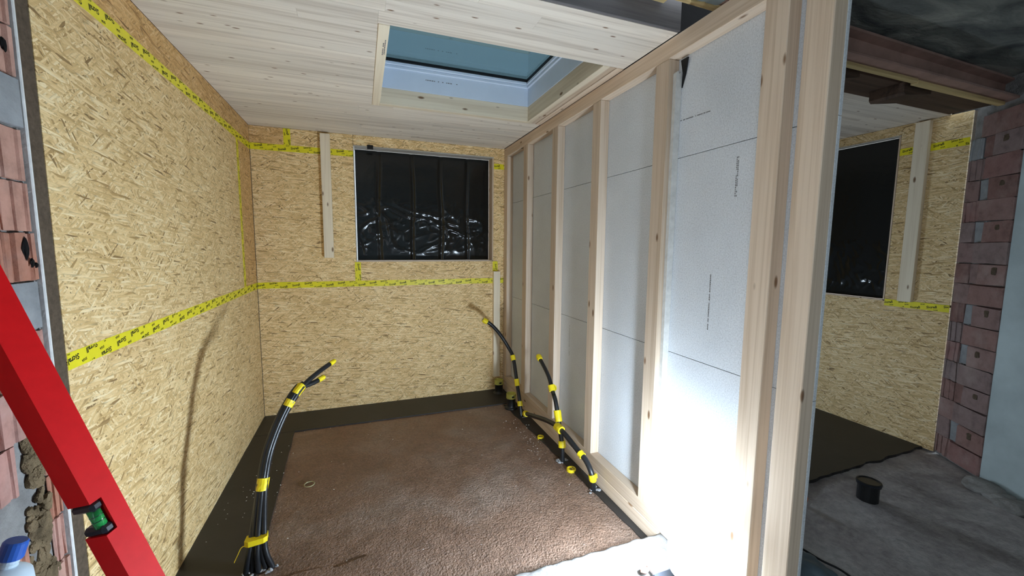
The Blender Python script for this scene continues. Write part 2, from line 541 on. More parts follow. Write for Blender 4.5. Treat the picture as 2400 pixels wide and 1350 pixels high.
# ================================================================ SETTING
# ---- left wall: insulated core + OSB sheets
wall_left = tag(box('wall_left', -0.30, -0.016, YF, 0.2, 0.0, H, 'wood_fibre'), 'left wall of the extension lined with strand board', kind='structure')
TZ, TU = 1.34, 2.68
g = 0.0015
for (y0, y1, z0, z1) in [(YF, -0.001, 0.004, TZ - g), (YF, -0.43 - g, TZ + g, TU - g), (-0.43 + g, -0.001, TZ + g, TU - g), (YF, -0.001, TU + g, H - 0.001)]:
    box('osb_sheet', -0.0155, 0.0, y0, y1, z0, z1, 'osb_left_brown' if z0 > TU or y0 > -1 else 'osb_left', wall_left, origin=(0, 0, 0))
box('end_felt', -0.30, -0.002, YF - 0.062, YF - 0.0005, 0.0, H, 'wood_fibre', wall_left)
box('plaster_bead', -0.05, 0.003, YF - 0.074, YF - 0.0625, 0.05, H, 'white_plaster', wall_left, 0.003)

# ---- back wall
wall_back = tag(empty('wall_back', (0, 0, 0)), 'back wall of strand board with a foil covered window opening', kind='structure')
WX0, WX1, WZ0, WZ1 = 0.92, 2.43, 1.57, 2.768
bm = bmesh.new()
for (x0, x1, z0, z1) in [(-0.3, WX0, 0, H), (WX1, 5.9, 0, H), (WX0, WX1, 0, WZ0), (WX0, WX1, WZ1, H)]:
    bbox(bm, x0, x1, 0.016, 0.25, z0, z1)
make('wall_core', bm, 'wood_fibre', wall_back)
for (x0, x1, z0, z1) in [(0.001, W + 0.07, 0.004, TZ - g), (0.001, WX0 - g, TZ + g, TU - g), (WX0 + g, 2.45 - g, TZ + g, WZ0), (2.45 + g, W + 0.07, TZ + g, WZ0),
                         (WX1, W + 0.07, WZ0 + g, TU - g), (0.001, 0.32 - g, TU + g, H - 0.001), (0.32 + g, WX0 - g, TU + g, H - 0.001), (WX0 + g, WX1, WZ1, H - 0.001), (WX1 + g, W + 0.07, TU + g, H - 0.001)]:
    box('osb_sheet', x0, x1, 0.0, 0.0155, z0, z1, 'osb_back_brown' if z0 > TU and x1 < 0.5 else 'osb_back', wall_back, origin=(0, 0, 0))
box('osb_sheet', 2.66, 5.58, 0.0, 0.0155, 0.004, H - 0.001, 'osb_back', wall_back, origin=(0, 0, 0))
box('corner_seam', 0.0, 0.004, -0.004, 0.0, 0.01, TU, 'wood_fibre', wall_back)

# ---- window opening in the back wall
win1 = tag(empty('window_1', (WX0, 0, WZ0)), 'square window opening in the back wall', kind='structure')
fr = 0.008
box('frame_head', WX0, WX1, -0.006, 0.20, WZ1 - 0.012, WZ1 - 0.0005, 'grey_frame', win1)
box('frame_jamb', WX0, WX0 + 0.010, -0.006, 0.20, WZ0, WZ1 - 0.012, 'white_plaster', win1)
box('frame_jamb', WX1 - 0.016, WX1 - 0.0005, -0.004, 0.20, WZ0, WZ1 - 0.012, 'pine_Z', win1)
box('frame_sill', WX0, WX1, -0.004, 0.20, WZ0, WZ0 + 0.010, 'pine_X', win1)

def foil(name, org, uax, width, height, nrm, label, crum_lo, seed, creases):
    """crumpled black sheet; u along uax, v up; bulges along nrm"""
    bm = bmesh.new()
    nu, nv = 150, 120
    U = Vector(uax); N = Vector(nrm); O = Vector(org)
    rows = []
    for j in range(nv + 1):
        v = j / nv
        row = []
        for i in range(nu + 1):
            u = i / nu
            d = 0.0
            for cx, dep, wd_ in creases:
                d -= dep * math.exp(-((u - cx - 0.006 * math.sin(7 * v + 9 * cx)) / wd_) ** 2)
            d += 0.004 * nz(u * 2.3 + seed, v * 1.5, seed)
            env = max(0.0, 1.0 - abs(v - crum_lo) / (crum_lo * 0.92)) ** 0.6 if v < crum_lo * 1.9 else 0.0
            env = max(env, 0.025)
            if v < 0.08: env *= v / 0.08
            x_, y_ = u * 6.5 + seed, v * 7.5
            wx = nz(x_ * 0.6, y_ * 0.6, 3 + seed) * 1.3; wy = nz(x_ * 0.6, y_ * 0.6, 9 + seed) * 1.3
            rdg = 1 - abs(nz(x_ + wx, y_ + wy, 1.5)) * 2.4
            rdg2 = 1 - abs(nz(x_ * 2.1 + wy, y_ * 2.4 + wx, 4.5)) * 2.4
            rdg3 = nz(x_ * 4.5 + wy * 2, y_ * 5 + wx * 2, 7.5)
            d += env * (0.017 * max(rdg, 0) ** 2 + 0.007 * max(rdg2, 0) ** 2 + 0.0016 * rdg3)
            row.append(bm.verts.new(O + U * (u * width) + Vector((0, 0, v * height)) + N * d))
        rows.append(row)
    for j in range(nv):
        for i in range(nu):
            bm.faces.new((rows[j][i], rows[j][i + 1], rows[j + 1][i + 1], rows[j + 1][i]))
    o = make(name, bm, 'black_foil', None, None, True)
    sm = o.modifiers.new('thickness', 'SOLIDIFY'); sm.thickness = 0.001
    return tag(o, label, 'plastic foil', 'black foils over the window openings')

foil('window_foil', (WX0 + 0.012, 0.135, WZ0 + 0.012), (1, 0, 0), WX1 - WX0 - 0.03, WZ1 - WZ0 - 0.026, (0, -1, 0),
     'crumpled glossy black plastic foil closing the window opening in the back wall', 0.30, 2.3,
     [(0.155, 0.012, 0.012), (0.40, 0.014, 0.011), (0.615, 0.014, 0.012), (0.82, 0.013, 0.012)])
tag(box('black_tape', 1.055, 1.115, -0.0085, -0.0065, WZ1 - 0.03, WZ1 + 0.012, 'gasket_black', None, 0.0005), 'small black tape patch on the head of the back window frame', 'tape')

# ---- outer right wall
XR = 5.6
wall_right = tag(empty('wall_right', (XR, 0, 0)), 'outer right wall of strand board in the unlit side room', kind='structure')
RY0, RY1, RZ0, RZ1 = -2.24, -1.05, 1.27, 2.785
YR = -2.70
bm = bmesh.new()
for (y0, y1, z0, z1) in [(YR, RY0, 0, H), (RY1, 0.016, 0, H), (RY0, RY1, 0, RZ0), (RY0, RY1, RZ1, H)]:
    bbox(bm, XR + 0.016, XR + 0.3, y0, y1, z0, z1)
make('wall_core', bm, 'wood_fibre', wall_right)
for (y0, y1, z0, z1) in [(YR, -0.001, 0.004, RZ0 + 0.018), (YR, RY0 - g, RZ0 + 0.02, 2.63 - g), (YR, RY0 - g, 2.63 + g, H - 0.001), (RY0, RY1, RZ1, H - 0.001), (RY1 + g, -0.001, RZ0 + 0.02, H - 0.001)]:
    if z0 < 0.1:
        box('osb_sheet', XR, XR + 0.0155, y0, y1, z0, RZ0 - 0.0005, 'osb_right', wall_right, origin=(XR, 0, 0))
    else:
        box('osb_sheet', XR, XR + 0.0155, y0, y1, z0, z1, 'osb_right', wall_right, origin=(XR, 0, 0))
win2 = tag(empty('window_2', (XR, RY0, RZ0)), 'window opening in the outer right wall', kind='structure')
box('frame_head', XR - 0.004, XR + 0.2, RY0, RY1, RZ1 - 0.012, RZ1 - 0.0005, 'grey_frame', win2)
box('frame_jamb', XR - 0.004, XR + 0.2, RY0 + 0.0005, RY0 + 0.012, RZ0, RZ1 - 0.012, 'pine_Z', win2)
box('frame_sill', XR - 0.004, XR + 0.2, RY0, RY1, RZ0, RZ0 + 0.010, 'pine_X', win2)
foil('window_foil', (XR + 0.05, RY0 + 0.014, RZ0 + 0.012), (0, 1, 0), RY1 - RY0 - 0.02, RZ1 - RZ0 - 0.026, (-1, 0, 0),
     'black plastic foil closing the window opening in the side room beyond the studs', 0.20, 8.1, [(0.5, 0.01, 0.012)])

# ---- floor of the extension
def rough_floor(x, y):
    amp = 0.004 if y < -1.2 else 0.002
    return -0.006 + amp * nz(x, y, 0.3, 9) + 0.0025 * nz(x, y, 4.1, 30) * (1 if y < -1.6 else 0.4)
floor = make('floor', hgrid(bmesh.new(), -0.1, W + 0.06, -2.85, 0.05, 170, 180, rough_floor, -0.12), 'dusty_membrane', None, (0, 0, 0), True)
tag(floor, 'dusty brown wet floor membrane in the extension', kind='structure')
bm = bmesh.new()
nseg = 40
def strip_edge(t):    # inner edge of the left strip from the back (t=0) to the front
    y = -0.47 - (2.35 - 0.0) * t
    return 0.335 + 0.085 * t + 0.006 * nz(y, 0, 2.0, 6), y
poly = [(0.001, -0.47, -0.004)] + [(strip_edge(k / nseg)[0], strip_edge(k / nseg)[1], -0.004) for k in range(nseg + 1)] + [(0.001, -2.82, -0.004)]
make('bitumen_strip', prism(bm, poly, (0, 0, 0.009)), 'bitumen', floor, (0, 0, 0))
bm = bmesh.new()
poly = [(0.001, -0.001, -0.004), (W - 0.002, -0.001, -0.004)] + [(W - 0.002 - (W - 0.002 - 0.001) * k / 40, -0.468 + 0.004 * nz(k, 0, 1.0, 0.7), -0.004) for k in range(41)]
make('bitumen_strip', prism(bm, poly, (0, 0, 0.0105)), 'bitumen', floor, (0, 0, 0))
bm = bmesh.new()
poly = [(2.40 + 0.115 * (k / 40) ** 0.8 + 0.018 * nz(k, 2, 1.0, 0.5), -0.5 - 2.3 * k / 40, -0.004) for k in range(41)] + [(W - 0.002, -2.8, -0.004), (W - 0.002, -0.5, -0.004)]
make('bitumen_strip', prism(bm, poly, (0, 0, 0.0062)), 'bitumen', floor, (0, 0, 0))

# ---- concrete threshold of the old wall
def thr(x, y):
    e = 0.09 - 0.012 * max(0, 1 - (-2.815 - y) / 0.02) * (0.5 + nz(x, 1, 0, 14))
    rub = min(1, max(0, (-2.90 - y) / 0.06))
    return e + 0.004 * nz(x, y, 0, 22) + 0.003 * nz(x, y, 2, 60) + rub * (0.012 * nz(x, y, 5, 8) + 0.01 * nz(x, y, 6, 21) - 0.015)
threshold = make('trim_1', hgrid(bmesh.new(), -0.05, W + 0.10, -3.75, -2.815, 200, 90, thr, -0.10), 'old_concrete', None, (0, 0, 0), True)
tag(threshold, 'rough pale concrete threshold of the old wall', kind='structure')

# ---- floor of the side room and the old house
def earth(x, y):
    return -0.012 + 0.012 * nz(x, y, 0, 3.2) + 0.007 * nz(x, y, 3, 9) + 0.004 * nz(x, y, 5, 24)
fl2 = make('floor_side_room', hgrid(bmesh.new(), W + 0.09, 6.2, -4.4, -2.55, 150, 90, earth, -0.15), 'rough_earth', None, (0, 0, 0), True)
tag(fl2, 'uneven earthen floor of the old house', kind='structure')
bm = bmesh.new()
poly = [(W + 0.09, 0.0, -0.02), (XR, 0.0, -0.02)] + [(XR - (XR - W - 0.09) * k / 60, -2.63 + 0.03 * nz(k, 0, 3, 0.35) - 0.05 * (k / 60), -0.02) for k in range(61)]
tag(make('floor_membrane', prism(bm, poly, (0, 0, 0.034)), 'bitumen', None, (0, 0, 0)), 'smooth black floor membrane in the side room', kind='structure')
tag(box('floor_old_house', -0.3, 6.2, -7.5, -3.76, -0.2, -0.03, 'rough_earth'), 'floor of the old house', kind='structure')

# ---- ceiling: solid slab with glued spruce lamellas on its underside
SX0, SX1, SY0, SY1 = 1.14, 2.405, -2.31, -1.09      # clear skylight shaft
BX0 = 1.083                                         # outer edge of the left shaft board
ceil = tag(empty('ceiling', (0, 0, H)), 'pale solid spruce ceiling of the extension', kind='structure')
bm = bmesh.new()
for (x0, x1, y0, y1) in [(-0.3, BX0, -2.755, 0.25), (2.47, 5.9, -2.56, 0.25), (BX0, 2.47, -2.755, SY0 - 0.03), (BX0, 2.47, SY1 + 0.06, 0.25)]:
    bbox(bm, x0, x1, y0, y1, H + 0.0165, 3.55 if y1 < -1.9 else 3.19)
make('ceiling_core', bm, 'black_void', ceil)  # coloured black so the gap over the top plate reads as dark
rs = random.Random(3)
def lam_row(y0, y1, x0, x1, prt):
    """one row of finger-jointed lamellas"""
    x = x0
    while x < x1 - 1e-4:
        L = rs.uniform(0.7, 2.0)
        xe = x + L
        if x1 - xe < 0.35: xe = x1
        dz = rs.uniform(0, 0.0006)
        bm = bmesh.new()
        bbox(bm, x + 0.0002, xe - 0.0002, y0 + 0.0003, y1 - 0.0003, H + dz, H + 0.016, 0.0007)
        make('lamella', bm, 'spruce_ceiling', prt)
        x = xe
y = 0.0
while y > -2.78 + 1e-4:
    wdt = rs.choice([0.09, 0.10, 0.11, 0.12])
    yn = max(y - wdt, -2.78)
    cuts = [c_ for c_ in (SY1 + 0.055, SY0) if yn < c_ < y]
    if cuts: yn = cuts[0]
    if yn - (-2.78) < 0.04: yn = -2.78
    mid = (y + yn) / 2
    if SY0 < mid < SY1 + 0.055:
        lam_row(yn, y, 0.001, BX0, ceil)
    else:
        lam_row(yn, y, 0.001, W - 0.004, ceil)
    y = yn
# strips between the skylight and the partition
box('edge_strip', SX1 + 0.05, SX1 + 0.095, SY0 + 0.001, SY1 + 0.054, H - 0.001, H + 0.016, 'pine_Y', ceil, 0.001)
box('edge_strip', SX1 + 0.099, W - 0.004, SY0 + 0.001, SY1 + 0.054, H - 0.003, H + 0.016, 'pine_Y', ceil, 0.001)
# ceiling of the side room
y = 0.0
while y > -2.56 + 1e-4:
    yn = max(y - rs.choice([0.11, 0.13, 0.15]), -2.57)
    lam_row(yn, y, 2.72, XR - 0.001, ceil)
    y = yn
box('sky_leak_block', 2.47, 6.3, -2.56, -2.45, H + 0.02, 3.6, 'black_void', ceil)  # black box added to block sky leaking in above the side room
tag(box('fascia_board', -0.01, W - 0.004, -2.80, -2.781, H + 0.001, 3.055, 'dark_timber', None, 0.002), 'dark stained front board along the edge of the pale ceiling', 'board')

# ---- skylight
win3 = tag(empty('window_3', (1.77, -1.7, H)), 'skylight with white frame set in a wooden shaft', kind='structure')
bd = 0.055
ZB, ZP, ZG = 2.992, 3.150, 3.215
box('shaft_board', BX0, SX0, SY0 + 0.001, SY1 + 0.054, H - 0.006, ZB, 'pale_pine_Y', win3, 0.002)
box('shaft_board', SX0 + 0.001, SX1, SY1, SY1 + bd, H - 0.004, ZB, 'pale_pine_X', win3, 0.002)
box('shaft_board', SX1 + 0.0005, SX1 + 0.049, SY0, SY1 + bd, H - 0.004, ZB, 'pale_pine_Y', win3, 0.002)
box('shaft_board', SX0, SX1, SY0 - 0.03, SY0, H + 0.0165, ZB, 'pale_pine_X', win3, 0.002)
def ring(name, inset, z0, z1, th, mat, bev=0.002):
    bm = bmesh.new()
    x0, x1, y0, y1 = SX0 + inset, SX1 - inset, SY0 + inset, SY1 - inset
    bbox(bm, x0 - th, x0, y0 - th, y1 + th, z0, z1, bev)
    bbox(bm, x1, x1 + th, y0 - th, y1 + th, z0, z1, bev)
    bbox(bm, x0, x1, y0 - th, y0, z0, z1, bev)
    bbox(bm, x0, x1, y1, y1 + th, z0, z1, bev)
    return make(name, bm, mat, win3)
ring('upstand', 0.002, ZB + 0.0005, ZP, 0.05, 'pvc_white')
ring('frame_lip', 0.014, ZP - 0.006, ZP + 0.018, 0.06, 'pvc_white', 0.004)
ring('sash', 0.024, ZP + 0.018, ZG - 0.022, 0.06, 'pvc_white', 0.004)
ring('gasket', 0.028, ZG - 0.022, ZG - 0.0005, 0.06, 'gasket_black', 0.001)
box('glass_pane', SX0 - 0.02, SX1 + 0.02, SY0 - 0.02, SY1 + 0.02, ZG, ZG + 0.02, 'skylight_glass', win3)
# stamped printing on the boards (not legible in the photograph)
def stamp(name, org, du, dv, n, rows, w, h, gap, mat, parent, nrm):
    r2 = random.Random(ord(name) + n)
    bm = bmesh.new()
    du, dv, nrm = Vector(du), Vector(dv), Vector(nrm)
    for r in range(rows):
        u = 0.0
        for k in range(n):
            ww = w * r2.uniform(0.5, 1.3)
            if r2.random() < 0.85:
                p = Vector(org) + du * u + dv * (r * h * 1.8)
                prism(bm, [p, p + du * ww, p + du * ww + dv * h, p + dv * h], nrm * 0.0006)
            u += ww + gap
    o = make('stamp_print', bm, mat, parent); o['kind'] = 'stuff'
    return o
stamp('a', (1.115, -2.16, H - 0.0068), (0, 1, 0), (1, 0, 0), 9, 2, 0.018, 0.005, 0.005, 'print_grey', win3, (0, 0, 1))
stamp('b', (1.50, SY1 - 0.0022, 3.09), (1, 0, 0), (0, 0, 1), 16, 1, 0.012, 0.006, 0.005, 'print_grey', win3, (0, -1, 0))

# ---- stud partition
part_w = tag(empty('wall_partition', (W, 0, 0)), 'timber stud partition boarded with grey gypsum sheets', kind='structure')
DP = 0.07
studs = [(-0.116, -0.011), (-0.715, -0.612), (-1.388, -1.285), (-2.052, -1.947), (-2.722, -2.614), (-3.388, -3.280), (-3.558, -3.450)]
first = None
for (ya, yb) in studs:
    if first is None:
        first = box('stud', W, W + DP, ya, yb, 0.191, 2.769, 'pine_Z', part_w, 0.003)
    else:
        o = first.copy(); COL.objects.link(o)
        o.location = Vector((first.location.x, (ya + yb) / 2, first.location.z))
box('sole_plate', W, W + DP, -3.56, -0.001, 0.098, 0.19, 'pine_Y', part_w, 0.003)
box('sill_beam', W - 0.002, W + DP, -2.812, -0.001, 0.0, 0.097, 'pine_Y', part_w, 0.004)
box('top_plate', W, W + DP, -3.56, -0.001, 2.77, H - 0.001, 'pine_Y', part_w, 0.003)
PX = W + DP + 0.0005
for (z0, z1) in [(0.10, 1.1535), (1.1565, 2.2435), (2.2465, H - 0.002)]:
    for (y0, y1) in [(-2.0, -0.001), (-3.556, -2.0015)]:
        box('gypsum_sheet', PX, PX + 0.018, y0, y1, z0, z1, 'gypsum', part_w, 0.0012, origin=(PX, 0, 0))
# torn filler strip with a ragged top beside the fifth stud
bm = bmesh.new()
prism(bm, [(W + 0.030, -2.7225, 0.191), (W + 0.069, -2.7225, 0.191), (W + 0.069, -2.7225, 2.66), (W + 0.060, -2.7225, 2.70), (W + 0.052, -2.7225, 2.688), (W + 0.043, -2.7225, 2.705), (W + 0.030, -2.7225, 2.692)], (0, -0.022, 0))
make('filler_strip', bm, 'gypsum_edge', part_w)
bm = bmesh.new()
prism(bm, [(W + 0.062, -2.752, 2.615), (W + 0.062, -2.775, 2.68), (W + 0.052, -2.80, 2.755), (W + 0.052, -2.75, 2.755), (W + 0.062, -2.755, 2.69)], (0.008, 0, 0))
make('torn_foil', bm, 'gasket_black', part_w)
stamp('c', (PX - 0.0012, -3.02, 1.62), (0, 0, -1), (0, 1, 0), 34, 1, 0.006, 0.006, 0.003, 'print_grey', part_w, (1, 0, 0))
stamp('d', (PX - 0.0012, -2.715, 2.448), (0, -0.999, -0.04), (0, 0.04, -0.999), 40, 1, 0.005, 0.0045, 0.0016, 'print_grey', part_w, (1, 0, 0))
stamp('e', (PX - 0.0012, -1.55, 1.08), (0, 0, -1), (0, 1, 0), 30, 1, 0.007, 0.003, 0.003, 'print_grey', part_w, (1, 0, 0))
stamp('f', (PX - 0.0012, -3.14, 2.18), (0, 0, -1), (0, 1, 0), 20, 2, 0.007, 0.004, 0.003, 'print_grey', part_w, (1, 0, 0))

# ---- old brick walls
def brick_mesh(u0, u1, z0, z1, o, U, N, grooves, depth=0.10, rr=None, ragged=0.0):
    """hollow clay block: front face (towards N) with vertical grooves; u along U"""
    bm = bmesh.new()
    w = u1 - u0
    pts = [(u0, -depth), (u0, -0.004), (u0 + 0.004, 0)]
    if grooves:
        n = max(2, int(w / 0.045))
        st = w / n
        for k in range(n):
            c = u0 + st * (k + 0.5)
            gw = st * rr.uniform(0.16, 0.26); gd = rr.uniform(0.005, 0.012)
            if c - gw > pts[-1][0] + 0.002 and c + gw < u1 - 0.006:
                pts += [(c - gw, 0), (c - gw * 0.7, -gd), (c + gw * 0.7, -gd), (c + gw, 0)]
    pts += [(u1 - 0.004, 0), (u1, -0.004), (u1, -depth)]
    prism(bm, [Vector(o) + Vector(U) * u + Vector(N) * d + Vector((0, 0, z0)) for u, d in pts], (0, 0, z1 - z0))
    # uneven edges
    for v in bm.verts:
        k = ragged if ragged else 0.003
        v.co += Vector((0, rr.uniform(-k, k), rr.uniform(-k, k)))
    return bm

wbl = tag(make('wall_brick_left', bbox(bmesh.new(), -0.30, -0.014, -3.75, YF - 0.079, 0.0, 3.02), 'mortar'), 'old brick jamb beside the left strand board wall', kind='structure')
rb = random.Random(11)
zj = [0.07, 0.225, 0.38, 0.535, 0.69, 0.845, 1.0, 1.16, 1.322, 1.478, 1.632, 1.786, 1.94, 2.10, 2.25, 2.40, 2.55, 2.70, 2.85]
grey_rows = {(13, 0), (15, 1), (9, 0), (16, 0)}
for r in range(len(zj) - 1):
    z0, z1 = zj[r] + 0.004, zj[r + 1] - 0.004
    cuts = {0: [-2.851, -2.985, -3.24, -3.49, -3.75], 1: [-2.851, -3.10, -3.35, -3.60, -3.75]}[r % 2]
    for k in range(len(cuts) - 1):
        ya, yb = cuts[k] - 0.003, cuts[k + 1] + 0.003
        if r in (4, 5, 6) and k == 0:
            yb = ya - 0.055          # broken-out cavity beside the jamb
        if r in (4, 5, 6) and k == 1:
            ya = min(ya, -3.0) - 0.02
        m = 'mortar_block' if (r, k) in grey_rows else 'clay_brick'
        dpt = rb.uniform(-0.006, 0.004)
        bm = brick_mesh(-ya, -yb, z0, z1, (dpt, 0, 0), (0, -1, 0), (1, 0, 0), m == 'clay_brick', 0.012 if dpt > -0.002 else 0.006, rb, 0.002)
        make('brick', bm, m, wbl)
# crumbling loam in the cavity and dark lumps painting the shade of chipped holes
def lumps(name, pts, mat, parent, rr, sub=2, squash=(1, 1, 1)):
    bm = bmesh.new()
    for (c, rad) in pts:
        r_ = bmesh.ops.create_icosphere(bm, subdivisions=sub, radius=rad)
        for v in r_['verts']:
            d = 1 + 0.45 * mnoise.noise(v.co * (1.3 / rad) + Vector(c) * 7)
            v.co = Vector((v.co.x * squash[0], v.co.y * squash[1], v.co.z * squash[2])) * d + Vector(c)
    o = make(name, bm, mat, parent)
    return o
lp = []
for k in range(110):
    z = rb.uniform(0.45, 1.20)
    hw_ = 0.028 + 0.07 * max(0, 1.05 - z)
    yc = -2.945 - 0.05 * max(0, 1.1 - z) + rb.uniform(-hw_, hw_)
    lp.append(((-0.008 + rb.uniform(-0.004, 0.004), yc, z), rb.uniform(0.010, 0.026)))
o = lumps('loam_filling', lp, 'loam', wbl, rb, 2, (0.5, 1, 1.2)); o['kind'] = 'stuff'
for (yy, zz, sy, sz) in [(-2.905, 1.735, 0.012, 0.032), (-2.885, 1.69, 0.008, 0.014), (-2.868, 1.682, 0.006, 0.008), (-2.90, 2.33, 0.008, 0.02)]:
    bm = bmesh.new()
    rr_ = bmesh.ops.create_icosphere(bm, subdivisions=2, radius=1.0)
    for v in bm.verts:
        v.co = Vector((v.co.x * 0.004, v.co.y * sy, v.co.z * sz)) * (1 + 0.8 * mnoise.noise(v.co * 2.3 + Vector((zz * 9, 0, 0)))) + Vector((0.004, yy, zz))
    make('painted_hole', bm, 'black_void', wbl)  # raised black lump, its colour stands for shade inside a hole
# low masonry ledge that carries the bottle, just below the picture
tag(box('trim_2', 0.012, 0.12, -3.60, -3.20, -0.02, 0.83, 'mortar', None, 0.006), 'low masonry ledge at the foot of the brick jamb', kind='structure')

# right-hand brick jamb of the old house, slightly splayed
RO = Vector((5.60, -2.705, 0)); RU = Vector((-0.534, -0.846, 0)); RN = Vector((-0.846, 0.534, 0))
LJ = 0.44
bm = bmesh.new()
prism(bm, [RO + RN * -0.02, RO + RU * LJ + RN * -0.02, RO + RU * LJ + RN * -0.35, RO + RN * -0.35], (0, 0, 3.02))
wbr = tag(make('wall_brick_right', bm, 'mortar'), 'old brick jamb beside the side room', kind='structure')
for r in range(17):
    z0, z1 = 0.02 + 0.163 * r + 0.004, 0.02 + 0.163 * (r + 1) - 0.004
    cuts = [0.0, 0.155, 0.44] if r % 2 == 0 else [0.0, 0.12, 0.215, 0.44]
    if r == 16: cuts = [0.09, 0.215, 0.44]
    for k in range(len(cuts) - 1):
        dpt = 0.0
        if k == len(cuts) - 2: dpt = 0.012
        if r % 2 == 1 and k == 1: dpt = -0.012
        m = 'mortar_block' if (r == 15 and k == 0) or (r % 2 == 1 and k == 1 and r % 3) else 'dark_brick'
        bm = brick_mesh(cuts[k] + 0.003, cuts[k + 1] - 0.003, z0, z1, RO + RN * dpt, RU, RN, rb.random() < 0.6 and k == 0, 0.02 if dpt <= 0 else 0.032, rb, 0.006)
        make('brick', bm, m, wbr)
        if k == len(cuts) - 2 and r % 2 == 1 and r < 16:
            c = RO + RU * (cuts[k] + 0.12) + RN * 0.013 + Vector((0, 0, (z0 + z1) / 2 + 0.02))
            bm = bmesh.new()
            bmesh.ops.create_icosphere(bm, subdivisions=2, radius=1.0)
            ho = rb.uniform(-0.03, 0.02); hz_ = rb.uniform(0.025, 0.042)
            for v in bm.verts:
                q = v.co * (1 + 0.75 * mnoise.noise(v.co * 1.7 + Vector((r * 3.1, 0, 0))))
                q = Vector((max(-0.8, min(0.8, q.x)), q.y, max(-0.75, min(0.75, q.z))))
                v.co = c + RU * (q.x * 0.024 + ho) + RN * q.y * 0.004 + Vector((0, 0, q.z * hz_ + 0.01))
            make('painted_hole', bm, 'wood_fibre', wbr)  # dark lump on the brick face, shade of a hole put into colour
# plastered wall of the old house, right
A = RO + RU * LJ
pw = [A, Vector((5.14, -3.60, 0)), Vector((5.05, -7.5, 0)), Vector((5.5, -7.5, 0)), Vector((5.7, -3.2, 0)), A + Vector((0.2, 0.05, 0))]
bm = bmesh.new()
prism(bm, [p + Vector((0, 0, -0.1)) for p in pw], (0, 0, 3.12))
tag(make('wall_plaster_right', bm, 'old_plaster'), 'greenish old plastered wall at the right', kind='structure')
bm = bmesh.new()
prs = [((RO + RU * (LJ + 0.08 + 0.13 * k) + Vector((-0.01 - 0.10 * rb.random(), 0, -0.005 + 0.03 * rb.random()))), rb.uniform(0.04, 0.095)) for k in range(5)]
lumps('rubble', prs, 'old_concrete', bpy.data.objects['wall_plaster_right'], rb, 3, (1, 1.2, 0.5))['kind'] = 'stuff'
bm = bmesh.new()
# side wall of the old house with an added daylight bay; rear wall added to block light
bbox(bm, -0.3, 0.0, -4.45, -3.752, -0.1, 3.02)
bbox(bm, -0.3, 0.0, -7.5, -6.6, -0.1, 3.02)
bbox(bm, -0.3, 0.0, -6.6, -4.45, -0.1, 0.3)
tag(make('wall_plaster_left', bm, 'old_plaster'), 'plastered side wall of the old house with an unseen open bay added for daylight', kind='structure')
tag(box('wall_rear_added', -0.3, 6.2, -7.65, -7.501, -0.1, 3.02, 'old_plaster'), 'unseen rear wall of the old house, added to block light', kind='structure')  # out of view, added to stop light from behind

# ---- old ceiling with steel beam
def oldc(x, y):
    return 3.035 + 0.025 * nz(x, y, 0, 1.4) + 0.012 * nz(x * 0.6 + y, y - x, 3, 3.0)
bm = hgrid(bmesh.new(), -0.3, 6.3, -7.5, -2.86, 130, 90, oldc)
tag(make('ceiling_old_house', bm, 'sooty_ceiling', None, (0, 0, 0), True), 'dark sooty ceiling of the old house', kind='structure')

def ibeam(p0, p1, z0, z1, wfl, tf, tw):
    d = (p1 - p0).normalized(); nn = Vector((-d.y, d.x, 0))
    prof = [(-wfl / 2, z0), (wfl / 2, z0), (wfl / 2, z0 + tf), (tw, z0 + tf * 1.6), (tw, z1 - tf * 1.6), (wfl / 2, z1 - tf), (wfl / 2, z1), (-wfl / 2, z1), (-wfl / 2, z1 - tf), (-tw, z1 - tf * 1.6), (-tw, z0 + tf * 1.6), (-wfl / 2, z0 + tf)]
    return prism(bmesh.new(), [p0 + nn * a + Vector((0, 0, z)) for a, z in prof], p1 - p0)
beam = tag(make('steel_beam', ibeam(Vector((2.72, -2.93, 0)), Vector((5.75, -2.885, 0)), 2.865, 3.005, 0.12, 0.014, 0.006), 'rust_steel'), 'rusty red steel beam under the dark ceiling at the upper right', 'beam')
box('lower_flange_plate', 2.72, 5.70, -3.0, -2.87, 2.846, 2.8645, 'rust_steel', beam, 0.003)
tag(box('wood_lath', 2.70, 4.35, -2.935, -2.90, 2.826, 2.8455, 'lath', None, 0.002), 'yellowish wooden lath under the steel beam, next to the partition', 'lath')
tag(box('wood_lath', 4.37, 5.45, -2.925, -2.885, 2.822, 2.8455, 'lath', None, 0.002), 'yellowish wooden lath under the steel beam, next to the brick jamb', 'lath')
tag(box('blocking_board', 2.70, 5.52, -2.83, -2.585, 2.856, 2.90, 'old_timber', None, 0.003), 'dark old board closing the gap above the side room ceiling edge', 'board')
for x0, x1, lab in [(3.66, 3.90, 'dark red wooden joist end hanging beside the partition post'), (4.36, 4.66, 'dark red wooden joist end in the middle of the steel beam')]:
    bm = bmesh.new()
    prism(bm, [(x0, -2.86, 2.855), (x0, -2.86, 2.79), (x0 + 0.02, -2.86, 2.775), (x1, -2.86, 2.815), (x1, -2.86, 2.855)], (0, 0.2, 0))
    tag(make('joist_end', bm, 'old_timber'), lab, 'joist', 'joist ends under the steel beam')
